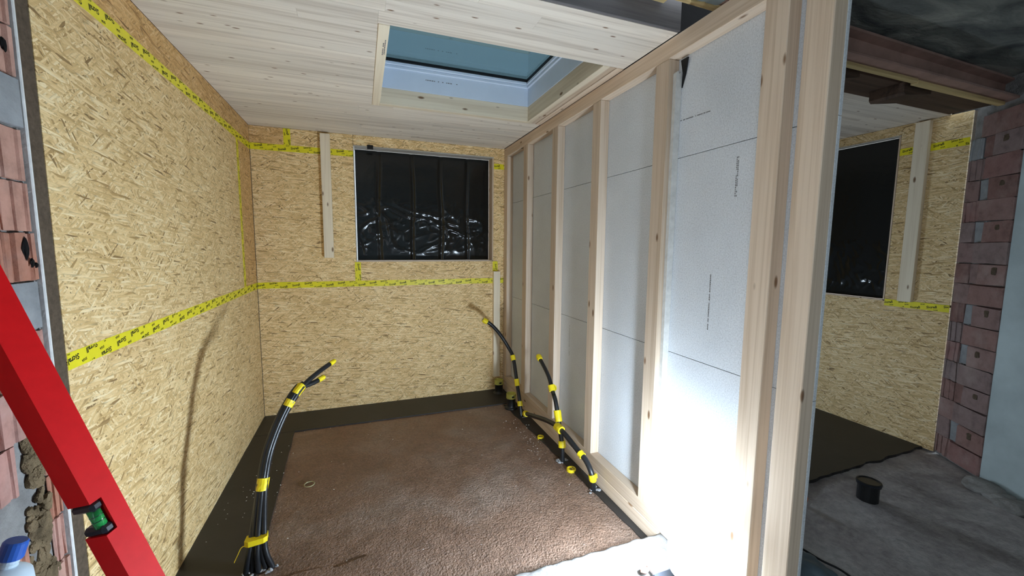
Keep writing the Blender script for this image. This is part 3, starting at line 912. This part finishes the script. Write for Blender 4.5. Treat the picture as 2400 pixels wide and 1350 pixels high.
# ragged laths and plaster at the edge of the old ceiling
def ragged_piece(name, x0, x1, y0, y1, z0, z1, mat, label, cat, seed):
    r2 = random.Random(seed)
    bm = bmesh.new()
    n = 14
    poly = [(x0, y1, z0)] + [(x0 + (x1 - x0) * k / n, y0 + r2.uniform(-0.012, 0.012), z0) for k in range(n + 1)] + [(x1, y1, z0)]
    prism(bm, poly, (0, 0, z1 - z0))
    for v in bm.verts: v.co += Vector((0, 0, r2.uniform(-0.003, 0.003)))
    return tag(make(name, bm, mat), label, cat)
ragged_piece('broken_lath', 2.18, 2.43, -2.868, -2.81, 2.978, 3.004, 'lath', 'splintered yellow lath hanging above the dark front board', 'lath', 1)
ragged_piece('broken_lath', 2.46, 2.80, -2.872, -2.835, 2.985, 3.004, 'lath', 'splintered lath with plaster above the top plate of the partition', 'lath', 2)
ragged_piece('plaster_edge', 2.44, 3.05, -3.05, -2.872, 2.99, 3.01, 'old_plaster', 'broken grey plaster edge of the old ceiling above the top plate', 'plaster', 3)

# ================================================================ THINGS
# ---- battens
def batten(x0, x1, d, z0, z1, label):
    tag(box('wood_batten', x0, x1, -d, -0.0005, z0, z1, 'pale_pine_Z', None, 0.002), label, 'batten', 'battens screwed to the strand board')
batten(0.615, 0.705, 0.05, 1.615, 2.845, 'pale vertical wooden batten left of the black foil window on the back wall')
batten(2.425, 2.505, 0.045, 0.175, 1.452, 'short vertical wooden batten below the right corner of the black foil window')
tag(box('wood_batten', XR - 0.045, XR - 0.0005, -2.455, -2.355, 1.285, 2.855, 'pale_pine_Z', None, 0.002), 'grey vertical wooden batten on the right wall of the side room beside its window', 'batten', 'battens screwed to the strand board')

# ---- printed adhesive tape
def text_mesh(body, size):
    cu = bpy.data.curves.new('txt', 'FONT')
    cu.body = body; cu.size = size; cu.resolution_u = 1
    cu.offset = size * 0.030; cu.align_x = 'CENTER'; cu.align_y = 'CENTER'
    ob = bpy.data.objects.new('txt', cu)
    COL.objects.link(ob)
    dg = bpy.context.evaluated_depsgraph_get()
    me = bpy.data.meshes.new_from_object(ob.evaluated_get(dg))
    bpy.data.objects.remove(ob, do_unlink=True)
    vs_ = [Vector((v.co.x, v.co.y)) for v in me.vertices]
    fs = [tuple(p.vertices) for p in me.polygons]
    return vs_, fs
TXT_BIG = text_mesh('Sicrall', 0.0295)
TXT_SML = text_mesh('SIGA', 0.0140)
def tape(label, org, U, V, N, length, width, flip=False, seed=0, amp=0.002):
    """strip from org along U (length), centred across V, N = outward normal"""
    org, U, V, N = Vector(org), Vector(U).normalized(), Vector(V).normalized(), Vector(N).normalized()
    r2 = random.Random(seed)
    off = lambda u: amp * mnoise.noise(Vector((u * 3.0, seed * 3.3, 0)))
    bm = bmesh.new()
    n = max(4, int(length / 0.05))
    top, bot = [], []
    for k in range(n + 1):
        u = length * k / n
        top.append(org + U * u + V * (width / 2 + off(u)) + N * 0.0003)
        bot.append(org + U * u + V * (-width / 2 + off(u + 9)) + N * 0.0003)
    prism(bm, bot + top[::-1], N * 0.0007)
    t = tag(make('adhesive_tape', bm, 'tape_yellow'), label, 'tape', 'yellow printed sealing tapes')
    # rotated lettering, cut off at the edges of the tape
    th = math.radians(9)
    ca, sa = math.cos(th), math.sin(th)
    bm = bmesh.new()
    P, R = 0.113, 0.054
    ph = r2.uniform(0, P)
    hw = width / 2 - 0.0035
    for j in range(-30, 31):
        for i in range(-3, int(length / P) + 8):
            for (vs_, fs), dx, dy in ((TXT_BIG, 0, 0), (TXT_SML, 0.055, 0.027)):
                gx = i * P + ph + dx + j * 0.031; gy = j * R + dy
                cx, cy = gx * ca - gy * sa, gx * sa + gy * ca
                if abs(cy) > hw + 0.012 or cx < -0.05 or cx > length + 0.05:
                    continue
                co = [(cx + v.x * ca - v.y * sa, cy + v.x * sa + v.y * ca) for v in vs_]
                vv = [bm.verts.new((a, b, 0)) for a, b in co]
                for f in fs:
                    try: bm.faces.new([vv[q] for q in f])
                    except ValueError: pass
    for pc, pn in (((0, hw, 0), (0, 1, 0)), ((0, -hw, 0), (0, -1, 0)), ((0.002, 0, 0), (-1, 0, 0)), ((length - 0.002, 0, 0), (1, 0, 0))):
        bmesh.ops.bisect_plane(bm, geom=bm.verts[:] + bm.edges[:] + bm.faces[:], plane_co=pc, plane_no=pn, clear_outer=True)
    for v in bm.verts:
        a, b = v.co.x, v.co.y
        if flip:
            a, b = length - a, -b
        v.co = org + U * a + V * (b + off(a) * 0.5) + N * 0.0014
    if len(bm.faces):
        o = make('printed_lettering', bm, 'print_black', t)
        o['label'] = 'black printed lettering'; o['kind'] = 'stuff'
    else:
        bm.free()
    return t
X, Y, Z = Vector((1, 0, 0)), Vector((0, 1, 0)), Vector((0, 0, 1))
TW = 0.061
tape('yellow sealing tape running level across the left wall at mid height', (0, YF + 0.001, TZ), Y, Z, X, -YF - 0.002, TW, True, 1, 0.003)
tape('yellow sealing tape along the top of the left wall below the ceiling', (0, YF + 0.001, TU - 0.005), Y, Z, X, -YF - 0.002, TW, True, 2, 0.003)
tape('upright yellow sealing tape on the left wall close to the corner', (0, -0.43, TZ + 0.033), Z, -Y, X, TU - TZ - 0.07, TW, False, 3)
tape('yellow sealing tape running level across the back wall below the window', (0.002, 0, TZ), X, Z, -Y, W - 0.004, TW, False, 4, 0.003)
tape('yellow sealing tape at the top of the back wall left of the batten', (0.002, 0, TU), X, Z, -Y, 0.611, TW, False, 5)
tape('short yellow sealing tape between the batten and the black foil window', (0.707, 0, TU), X, Z, -Y, WX0 - 0.707 - 0.002, TW, False, 6)
tape('short yellow sealing tape between the black foil window and the partition', (WX1 + 0.006, 0, 2.665), X, Z, -Y, W - WX1 - 0.008, TW, False, 7)
tape('short upright yellow tape from the ceiling down to the top tape', (0.32, 0, H - 0.002), -Z, X, -Y, H - TU - 0.033, TW, False, 8)
tape('short upright yellow tape under the left corner of the black foil window', (WX0 + 0.012, 0, WZ0 - 0.002), -Z, X, -Y, WZ0 - TZ - 0.033, TW, False, 9)
tape('small yellow tape end above the short batten under the window corner', (2.455, 0, WZ0 - 0.002), -Z, X, -Y, WZ0 - 1.455, TW, False, 10)
tape('yellow tape high on the side room wall between batten and brick jamb', (XR, -2.457, 2.63), -Y, Z, -X, -YR - 2.458, TW, False, 11)
tape('short yellow tape piece between batten and window head in the side room', (XR, RY0 - 0.001, 2.63), -Y, Z, -X, 0.113, TW, False, 12)
tape('yellow sealing tape below the batten on the right wall of the side room', (XR, -2.30 + 0.058, 1.258), -Y, Z, -X, 0.455, TW, False, 13)

# ---- conduits
def wrap(parent, pts, i0, i1, r, ry=None, seed=0, mat='tape_wrap_yellow', flag=False):
    bm = bmesh.new()
    seg = [pts[min(len(pts) - 1, max(0, i))] for i in range(i0, i1 + 1)]
    tube(bm, seg, r, 14, True, ry, 0.04)
    if flag:
        c = seg[len(seg) // 2]
        d = (seg[-1] - seg[0]).normalized()
        s = Vector((1, 0, 0))
        prism(bm, [c - d * 0.018, c + d * 0.018, c + d * 0.020 + s * (r + 0.014), c - d * 0.016 + s * (r + 0.012)], (0, 0.0015, 0))
    return make('tape_wrap', bm, mat, parent, None, False)

def ribs(bm, pts, r, seg=10):
    tube(bm, pts, r, seg)

# left bundle rising out of the floor
spine = [(0.405, -2.236, 0.0), (0.402, -2.238, 0.11), (0.410, -2.20, 0.263), (0.429, -2.160, 0.450), (0.453, -2.085, 0.605), (0.515, -2.022, 0.768), (0.588, -1.950, 0.882), (0.673, -1.833, 0.938), (0.766, -1.70, 0.972)]
S = catmull(spine, 12)
bun = tag(empty('conduit_bundle', (0.405, -2.236, 0.0)), 'bundle of black conduits with yellow tape rising from the floor at the left', 'conduit')
T_, N_ = frames(S)
def path(off_fn, i0, i1):
    out = []
    for i in range(i0, i1 + 1):
        t = T_[i]; right = Vector((1, 0, 0)); right = (right - t * right.dot(t)).normalized(); fr_ = t.cross(right)
        a, b = off_fn(i)
        out.append(S[i] + right * a + fr_ * b)
    return out
n_end = len(S) - 1
def spread(a0, a1, a2, b0, b1):
    # lateral offset: a0 at floor, a1 at the second wrap, a2 higher
    def f(i):
        if i <= 14: k = i / 14; return a0 + (a1 - a0) * k, b0
        if i <= 36: k = (i - 14) / 22; return a1 + (a2 - a1) * k, b0 + (b1 - b0) * k
        return a2, b1
    return f
conds = [(-0.062, -0.034, -0.013, 0.0, 0.010, 74), (-0.030, -0.017, -0.013, 0.004, -0.012, 74), (0.0, 0.002, 0.002, -0.006, -0.014, 76), (0.033, 0.020, 0.012, 0.004, 0.008, n_end - 12), (0.066, 0.036, 0.014, 0.0, -0.010, n_end)]
for (a0, a1, a2, b0, b1, ie) in conds:
    pp = path(spread(a0, a1, a2, b0, b1), 0, min(ie, n_end))
    if ie == n_end - 12:   # the lower of the two tips bends away
        e = pp[-1]
        pp = pp[:-8] + catmull([pp[-9], pp[-4] + Vector((0.012, 0.0, -0.018)), e + Vector((0.035, 0.03, -0.022))], 5)[1:]
        tip_low = pp
    if ie == n_end: tip_top = pp
    bm = bmesh.new(); tube(bm, pp, 0.0145, 10)
    make('conduit', bm, 'conduit_black', bun, None, True)
wrap(bun, S, 34, 38, 0.036, 0.030)
bm = bmesh.new()
zc = 0.165
prism(bm, [(0.350, -2.252, zc), (0.352, -2.205, zc), (0.452, -2.205, zc + 0.008), (0.456, -2.250, zc + 0.008), (0.44, -2.262, zc + 0.006), (0.37, -2.264, zc)], (0, 0, 0.030))
make('tape_wrap', bm, 'tape_wrap_yellow', bun)
bm = bmesh.new()
tube(bm, catmull([(0.353, -2.25, 0.172), (0.335, -2.255, 0.165), (0.318, -2.26, 0.13), (0.303, -2.262, 0.098)], 5), 0.0035, 6, True, 0.0015)
make('tape_tail', bm, 'tape_wrap_yellow', bun)
wrap(bun, S, 64, 67, 0.034, 0.030)
wrap(bun, S, 70, 75, 0.032, 0.028)
bm = bmesh.new(); tube(bm, tip_top[-4:] + [tip_top[-1] + (tip_top[-1] - tip_top[-2]).normalized() * 0.012], [0.0165, 0.0165, 0.016, 0.015, 0.012], 10, True, None, 0.06); make('tape_wrap', bm, 'tape_wrap_yellow', bun)
bm = bmesh.new(); tube(bm, tip_low[-4:] + [tip_low[-1] + (tip_low[-1] - tip_low[-2]).normalized() * 0.008], [0.016, 0.017, 0.017, 0.0165, 0.014], 10, True, None, 0.06); make('tape_wrap', bm, 'tape_wrap_yellow', bun)
rr3 = random.Random(5)
lumps('mortar_collar', [((0.335 + 0.014 * k, -2.252 + rr3.uniform(-0.012, 0.03), 0.004), rr3.uniform(0.008, 0.014)) for k in range(12)], 'grey_mortar_blob', bun, rr3, 2, (1, 1, 0.7))

# conduit rising by the back pipes
def conduit(name, label, base_pts, r, wraps, n=10, double=0.0, tip=True, collar=None):
    S_ = catmull(base_pts, n)
    root = tag(empty(name, base_pts[0]), label, 'conduit', 'conduits rising along the partition')
    if double:
        for sgn in (-1, 1):
            bm = bmesh.new(); tube(bm, [p + Vector((sgn * double * 0.3, sgn * double, 0)) for p in (S_ if sgn > 0 else S_[:int(len(S_) * 0.62)])], r, 10); make('conduit_pipe', bm, 'conduit_black', root, None, True)
    else:
        bm = bmesh.new(); tube(bm, S_, r, 12); make('conduit_pipe', bm, 'conduit_black', root, None, True)
    for (i0, i1, k, fl) in wraps:
        wrap(root, S_, i0, i1, r * k, None, 0, 'tape_wrap_yellow', fl)
    if tip:
        e = S_[-1]; d = (S_[-1] - S_[-3]).normalized()
        bm = bmesh.new(); tube(bm, [e - d * 0.045, e - d * 0.02, e, e + d * 0.012], [r * 1.35, r * 1.5, r * 1.45, r * 1.1], 12, True, None, 0.04)
        make('tape_wrap', bm, 'tape_wrap_yellow', root)
        bm = bmesh.new(); lathe(bm, [(r * 0.9, 0), (r * 0.9, 0.002)], e + d * 0.0125, 12, d); make('end_plug', bm, 'clear_ring', root)
    if collar:
        lumps('mortar_collar', [(Vector(base_pts[0]) + Vector((rr3.uniform(-0.04, 0.04), rr3.uniform(-0.03, 0.03), 0.003)), rr3.uniform(0.008, 0.016)) for k in range(collar)], 'grey_mortar_blob', root, rr3, 2, (1.2, 1.2, 0.5))
    return root
conduit('conduit', 'black conduit with yellow tape bending away over the back pipes', [(2.47, -0.857, 0.0), (2.47, -0.806, 0.151), (2.47, -0.727, 0.308), (2.47, -0.604, 0.551), (2.44, -0.545, 0.65), (2.36, -0.50, 0.79), (2.27, -0.46, 0.90), (2.185, -0.45, 0.957)], 0.0195,
        [(7, 10, 1.35, False), (19, 22, 1.35, False), (29, 32, 1.35, False)], collar=3)
conduit('conduit', 'pair of taped black conduits standing upright between the two floor rings', [(2.47, -1.772, 0.0), (2.47, -1.759, 0.145), (2.47, -1.715, 0.253), (2.47, -1.636, 0.442), (2.47, -1.570, 0.525), (2.47, -1.477, 0.633), (2.47, -1.262, 0.748)], 0.0175,
        [(8, 12, 1.75, False), (23, 27, 1.75, False), (40, 44, 1.75, True)], double=0.010, collar=9)
conduit('conduit', 'black conduit with yellow tape arching forward along the sill beam', [(2.50, -2.20, 0.0), (2.47, -2.228, 0.131), (2.455, -2.170, 0.21), (2.435, -2.09, 0.25), (2.40, -1.85, 0.323), (2.40, -1.598, 0.287), (2.40, -1.13, 0.158)], 0.020,
        [(7, 11, 1.35, True), (26, 29, 1.35, False), (39, 42, 1.6, False)], collar=6)

# ---- capped drain pipes in the back corner
def drain(x, y, h, r, label):
    root = tag(empty('drain_pipe', (x, y, 0)), label, 'pipe', 'capped drain pipes in the back corner')
    bm = bmesh.new(); lathe(bm, [(r * 1.5, 0), (r * 1.35, 0.012), (r * 1.02, 0.02), (r, 0.03), (r, h - 0.05), (r * 1.06, h - 0.045), (r * 1.06, h - 0.03)], (x, y, 0.0), 28)
    make('pipe', bm, 'pipe_black', root, None, True)
    bm = bmesh.new(); lathe(bm, [(r * 1.10, h - 0.052), (r * 1.12, h - 0.048), (r * 1.12, h - 0.004), (r * 1.09, h), (r * 1.0, h), (r * 0.97, h - 0.012), (0.0, h - 0.014)], (x, y, 0.0), 28)
    c = make('cap', bm, 'cap_yellow', root)
    bm = bmesh.new(); bbox(bm, x - 0.012, x + 0.016, y - r * 1.13 - 0.001, y - r * 1.10, h - 0.035, h - 0.018); make('cap_mark', bm, 'print_black', c)
drain(2.467, -0.13, 0.165, 0.048, 'black capped drain pipe with yellow lid right in the back corner')
drain(2.452, -0.60, 0.165, 0.048, 'black capped drain pipe with yellow lid in front of the corner one')

def floor_ring(x, y, r, mat, label, solid=True):
    bm = bmesh.new()
    prof = [(r, -0.008), (r, 0.010), (r * 0.92, 0.014), (r * 0.72, 0.014), (r * 0.68, 0.008)] + ([(0.0, 0.007)] if solid else [(r * 0.66, 0.0)])
    lathe(bm, prof, (x, y, 0.0), 24)
    root = tag(make('floor_socket', bm, mat), label, 'socket', 'round caps set into the floor')
    if solid:
        r2 = random.Random(int(x * 1000 - y * 100))
        lumps('dirt', [((x + r2.uniform(-0.6, 0.6) * r, y + r2.uniform(-0.6, 0.6) * r, 0.010), r * r2.uniform(0.12, 0.25)) for _ in range(6)], 'loam', root, r2, 1, (1, 1, 0.35))
floor_ring(2.472, -1.334, 0.031, 'tape_wrap_yellow', 'yellow cap in the floor nearer the back corner')
floor_ring(2.478, -1.91, 0.037, 'tape_wrap_yellow', 'yellow cap in the floor below the arching conduit')
bm = bmesh.new()
tube(bm, [Vector((0.565 + 0.034 * math.cos(a * math.pi / 12), -1.444 + 0.034 * math.sin(a * math.pi / 12), 0.001)) for a in range(24)] + [Vector((0.599, -1.444, 0.001))], 0.0035, 6)
tag(make('floor_ring', bm, 'clear_ring'), 'thin pale ring on the brown floor beside the conduit bundle', 'ring')

# ---- membrane overlap at the front of the floor
bm = bmesh.new()
poly = [(0.50, -2.345, -0.004), (0.62, -2.33, -0.004), (0.77, -2.335, -0.004), (0.79, -2.36, -0.004), (0.90, -2.335, -0.004), (0.99, -2.32, -0.004), (1.01, -2.45, -0.004), (1.0, -2.6, -0.004), (0.55, -2.6, -0.004)]
make('membrane_overlap', prism(bm, poly, (0, 0, 0.012)), 'dusty_membrane', floor, (0, 0, 0))

# ---- small crumbs on the floor
cr = random.Random(9)
bm = bmesh.new()
for k in range(170):
    if k < 40:
        x_, y_ = cr.gauss(0.25, 0.12), cr.gauss(-1.45, 0.25)
    elif k < 110:
        x_, y_ = cr.gauss(2.33, 0.05), cr.uniform(-1.7, -0.9)
    else:
        x_, y_ = cr.uniform(0.1, 2.45), cr.uniform(-2.75, -0.2)
    if not (0.03 < x_ < 2.5): continue
    s = cr.uniform(0.0015, 0.004)
    r_ = bmesh.ops.create_icosphere(bm, subdivisions=1, radius=s)
    for v in r_['verts']: v.co = Vector((v.co.x * cr.uniform(0.7, 1.8), v.co.y, v.co.z * 0.6)) + Vector((x_, y_, 0.005))
tag(make('crumbs', bm, 'white_plaster', None, (0, 0, 0)), 'pale crumbs of mortar and sawdust strewn on the dark floor', 'debris', kind='stuff')
# chips on the threshold
tag(lumps('rubble_chip', [((2.30, -3.02, 0.095), 0.02)], 'clay_brick', None, cr, 2, (1.3, 1, 0.6)), 'small reddish brick chip on the concrete threshold beside the lamp', 'rubble')
tag(box('wood_chip', 2.325, 2.345, -3.06, -3.0, 0.086, 0.104, 'white_plaster', None, 0.002), 'small white chip lying on the concrete threshold beside the lamp', 'rubble')

# ---- work lamp on the threshold
def work_lamp(LX, LY, Z0, mat, label):
    lamp = tag(empty('work_lamp', (LX, LY, Z0)), label, 'lamp', 'work lamps')
    d = Z0 - 0.082
    bm = bmesh.new()
    bbox(bm, LX - 0.15, LX + 0.105, LY - 0.12, LY + 0.11, 0.10 + d, 0.135 + d, 0.008)
    bbox(bm, LX - 0.13, LX + 0.085, LY - 0.10, LY + 0.09, 0.082 + d, 0.105 + d, 0.004)
    make('base', bm, 'lamp_body', lamp)
    bm = bmesh.new(); lathe(bm, [(0.07, 0.134), (0.085, 0.15), (0.09, 0.17), (0.088, 0.178)], (LX, LY, d), 32); make('collar', bm, 'lamp_body', lamp, None, True)
    bm = bmesh.new(); lathe(bm, [(0.085, 0.176), (0.105, 0.20), (0.116, 0.25), (0.117, 0.32), (0.113, 0.40), (0.100, 0.435), (0.075, 0.452), (0.04, 0.459), (0.0, 0.461)], (LX, LY, d), 40); make('diffuser', bm, mat, lamp, None, True)
    for s_ in (-1, 1):
        bm = bmesh.new(); tube(bm, catmull([(LX + 0.02, LY + s_ * 0.10, 0.13 + d), (LX + 0.02, LY + s_ * 0.128, 0.16 + d), (LX + 0.02, LY + s_ * 0.128, 0.24 + d)], 6), 0.006, 8); make('handle', bm, 'lamp_body', lamp, None, True)
work_lamp(2.435, -3.20, 0.082, 'lamp_diffuser', 'glaring white round work lamp at the foot of the partition')
work_lamp(3.90, -1.35, 0.015, 'lamp_diffuser_dim', 'dimmer round work lamp on the black membrane of the side room')

# ---- red spirit level leaning on the brick jamb
P0 = Vector((0.240, -3.419, 1.540)); P1 = Vector((0.413, -3.411, 0.941))
ax = (P1 - P0).normalized()
foot = P1 + ax * ((P1.z - 0.01) / -ax.z)
headp = P1 - ax * ((P1.x - 0.085) / ax.x)
view = (Vector((0.9717, -4.598, 1.758)) - P1).normalized()
vperp = (view - ax * view.dot(ax)).normalized()
scr = vperp.cross(ax).normalized()
if scr.x < 0: scr = -scr
th = math.radians(33)
w1, w2 = 0.066, 0.060
d1 = scr * math.cos(th) - vperp * math.sin(th)     # wide bright face, to the right
d2 = -scr * math.sin(th) - vperp * math.cos(th)    # dark face, to the left
level = tag(empty('spirit_level', foot), 'long red spirit level leaning against the brick jamb at the left', 'spirit level')
def lev(a0, a1, u0, u1, v0, v1, mat, name, parent, bev=0.002):
    """box in the level's own frame: a along the axis measured from the foot upwards, u along d1, v along d2"""
    bm = bmesh.new()
    base = Vector((0, 0, 0))
    bbox(bm, 0, u1 - u0, 0, v1 - v0, 0, a1 - a0, bev)
    Mx = Matrix((d1, d2, -ax)).transposed()
    for v in bm.verts:
        v.co = foot_r + Mx @ (v.co + Vector((u0, v0, a0)))
    return make(name, bm, mat, parent)
foot_r = foot.copy()
Ltot = (headp - foot).length
# notch for the vial near pixel (230, 1215) of the photograph
a_v = (foot - P1).length + 0.165
nl = 0.088
bm = bmesh.new()
Mx = Matrix((d1, d2, -ax)).transposed()
prof = [(0.02, 0.0), (a_v - nl / 2, 0.0), (a_v - nl / 2, 0.026), (a_v + nl / 2, 0.026), (a_v + nl / 2, 0.0), (Ltot - 0.02, 0.0), (Ltot - 0.02, w1), (0.02, w1)]
prism(bm, [foot_r + Mx @ Vector((u_, 0, a_)) for a_, u_ in prof], d2 * w2)
make('profile', bm, 'level_red', level)
vh = lev(a_v - nl / 2, a_v - nl / 2 + 0.024, -0.0005, 0.0265, 0.0, w2, 'level_black', 'vial_housing', level, 0.007)
vh2 = lev(a_v + nl / 2 - 0.024, a_v + nl / 2, -0.0005, 0.0265, 0.0, w2, 'level_black', 'vial_housing', level, 0.007)
Mx = Matrix((d1, d2, -ax)).transposed()
c0 = foot_r + Mx @ Vector((0.0125, 0.018, a_v - nl / 2 + 0.020)); c1 = foot_r + Mx @ Vector((0.0125, 0.018, a_v + nl / 2 - 0.020))
bm = bmesh.new(); tube(bm, [c0, c0.lerp(c1, 0.5), c1], 0.0125, 14); vial = make('vial', bm, 'vial_green', level, None, True)
for f_ in (0.36, 0.64):
    cm = c0.lerp(c1, f_)
    bm = bmesh.new(); tube(bm, [cm - ax * 0.0008, cm + ax * 0.0008], 0.0128, 14); make('vial_line', bm, 'level_black', vial)
lev(0.0, 0.02, -0.001, w1 + 0.001, -0.001, w2 + 0.001, 'level_black', 'end_cap', level, 0.003)
lev(Ltot - 0.02, Ltot, -0.001, w1 + 0.001, -0.001, w2 + 0.001, 'level_black', 'end_cap', level, 0.003)

# ---- pale bottle with blue cap at the picture's left edge
bt = tag(empty('plastic_bottle', (0.066, -3.262, 0.832)), 'pale plastic bottle with a blue screw cap in front of the brick jamb', 'bottle')
bc = Vector((0.066, -3.262, 0.832)); bx = Vector((0.30, 0.16, 1.0)).normalized()
bm = bmesh.new(); lathe(bm, [(0.055, 0.0), (0.06, 0.01), (0.06, 0.06), (0.05, 0.085), (0.022, 0.10)], bc, 24, bx); make('body', bm, 'pale_plastic', bt, None, True)
bm = bmesh.new(); lathe(bm, [(0.017, 0.098), (0.020, 0.102), (0.017, 0.106), (0.020, 0.110), (0.017, 0.114), (0.020, 0.118), (0.017, 0.124)], bc, 20, bx); make('neck', bm, 'pale_plastic', bt)
bm = bmesh.new(); lathe(bm, [(0.024, 0.120), (0.025, 0.122), (0.024, 0.160), (0.021, 0.164), (0.0, 0.164)], bc, 20, bx); make('cap', bm, 'blue_plastic', bt)

# ---- things on the side room floor
px_, py_ = 4.29, -2.93
ps = tag(empty('pipe_stub', (px_, py_, 0.0)), 'black pipe stub standing on the earthen floor of the side room', 'pipe')
bm = bmesh.new(); lathe(bm, [(0.062, -0.02), (0.062, 0.10), (0.070, 0.102), (0.070, 0.128), (0.064, 0.130), (0.060, 0.128), (0.056, 0.05), (0.0, 0.05)], (px_, py_, 0), 28); make('pipe', bm, 'pipe_black', ps, None, False)
bm = bmesh.new(); lathe(bm, [(0.071, 0.112), (0.073, 0.114), (0.073, 0.122), (0.071, 0.124)], (px_, py_, 0), 28); make('rim', bm, 'level_black', ps)
tag(make('orange_plug', lathe(bmesh.new(), [(0.03, 0.0), (0.032, 0.02), (0.022, 0.05), (0.0, 0.055)], (3.83, -2.79, 0.0), 16), 'orange_plastic', None, None, True), 'small orange plug on the floor right behind the partition post', 'plug')
tb = tag(empty('plastic_bag', (3.22, -3.25, 0)), 'grey blue plastic bag lying beside the foot of the partition post', 'bag')
bm = bmesh.new()
r_ = bmesh.ops.create_icosphere(bm, subdivisions=4, radius=1.0)
for v in bm.verts:
    d = 1 + 0.22 * mnoise.noise(v.co * 2.1) + 0.08 * mnoise.noise(v.co * 5)
    v.co = Vector((3.16 + v.co.x * 0.11 * d, -3.28 + v.co.y * 0.16 * d, max(0.0, 0.03 + v.co.z * 0.075 * d)))
make('bag_body', bm, 'grey_plastic', tb, None, True)
bm = bmesh.new(); lathe(bm, [(0.018, 0.0), (0.022, 0.01), (0.016, 0.05), (0.006, 0.055)], (3.255, -3.10, 0.02), 12); make('bag_knot', bm, 'level_black', tb, None, True)
cb = catmull([(3.30, -3.06, 0.03), (3.325, -3.14, 0.022), (3.34, -3.23, 0.02), (3.37, -3.31, 0.018), (3.37, -3.42, 0.012)], 8)
bm = bmesh.new(); tube(bm, cb, 0.006, 8); tag(make('power_cable', bm, 'conduit_black', None, None, True), 'thin black cable curving over the floor behind the partition post', 'cable')
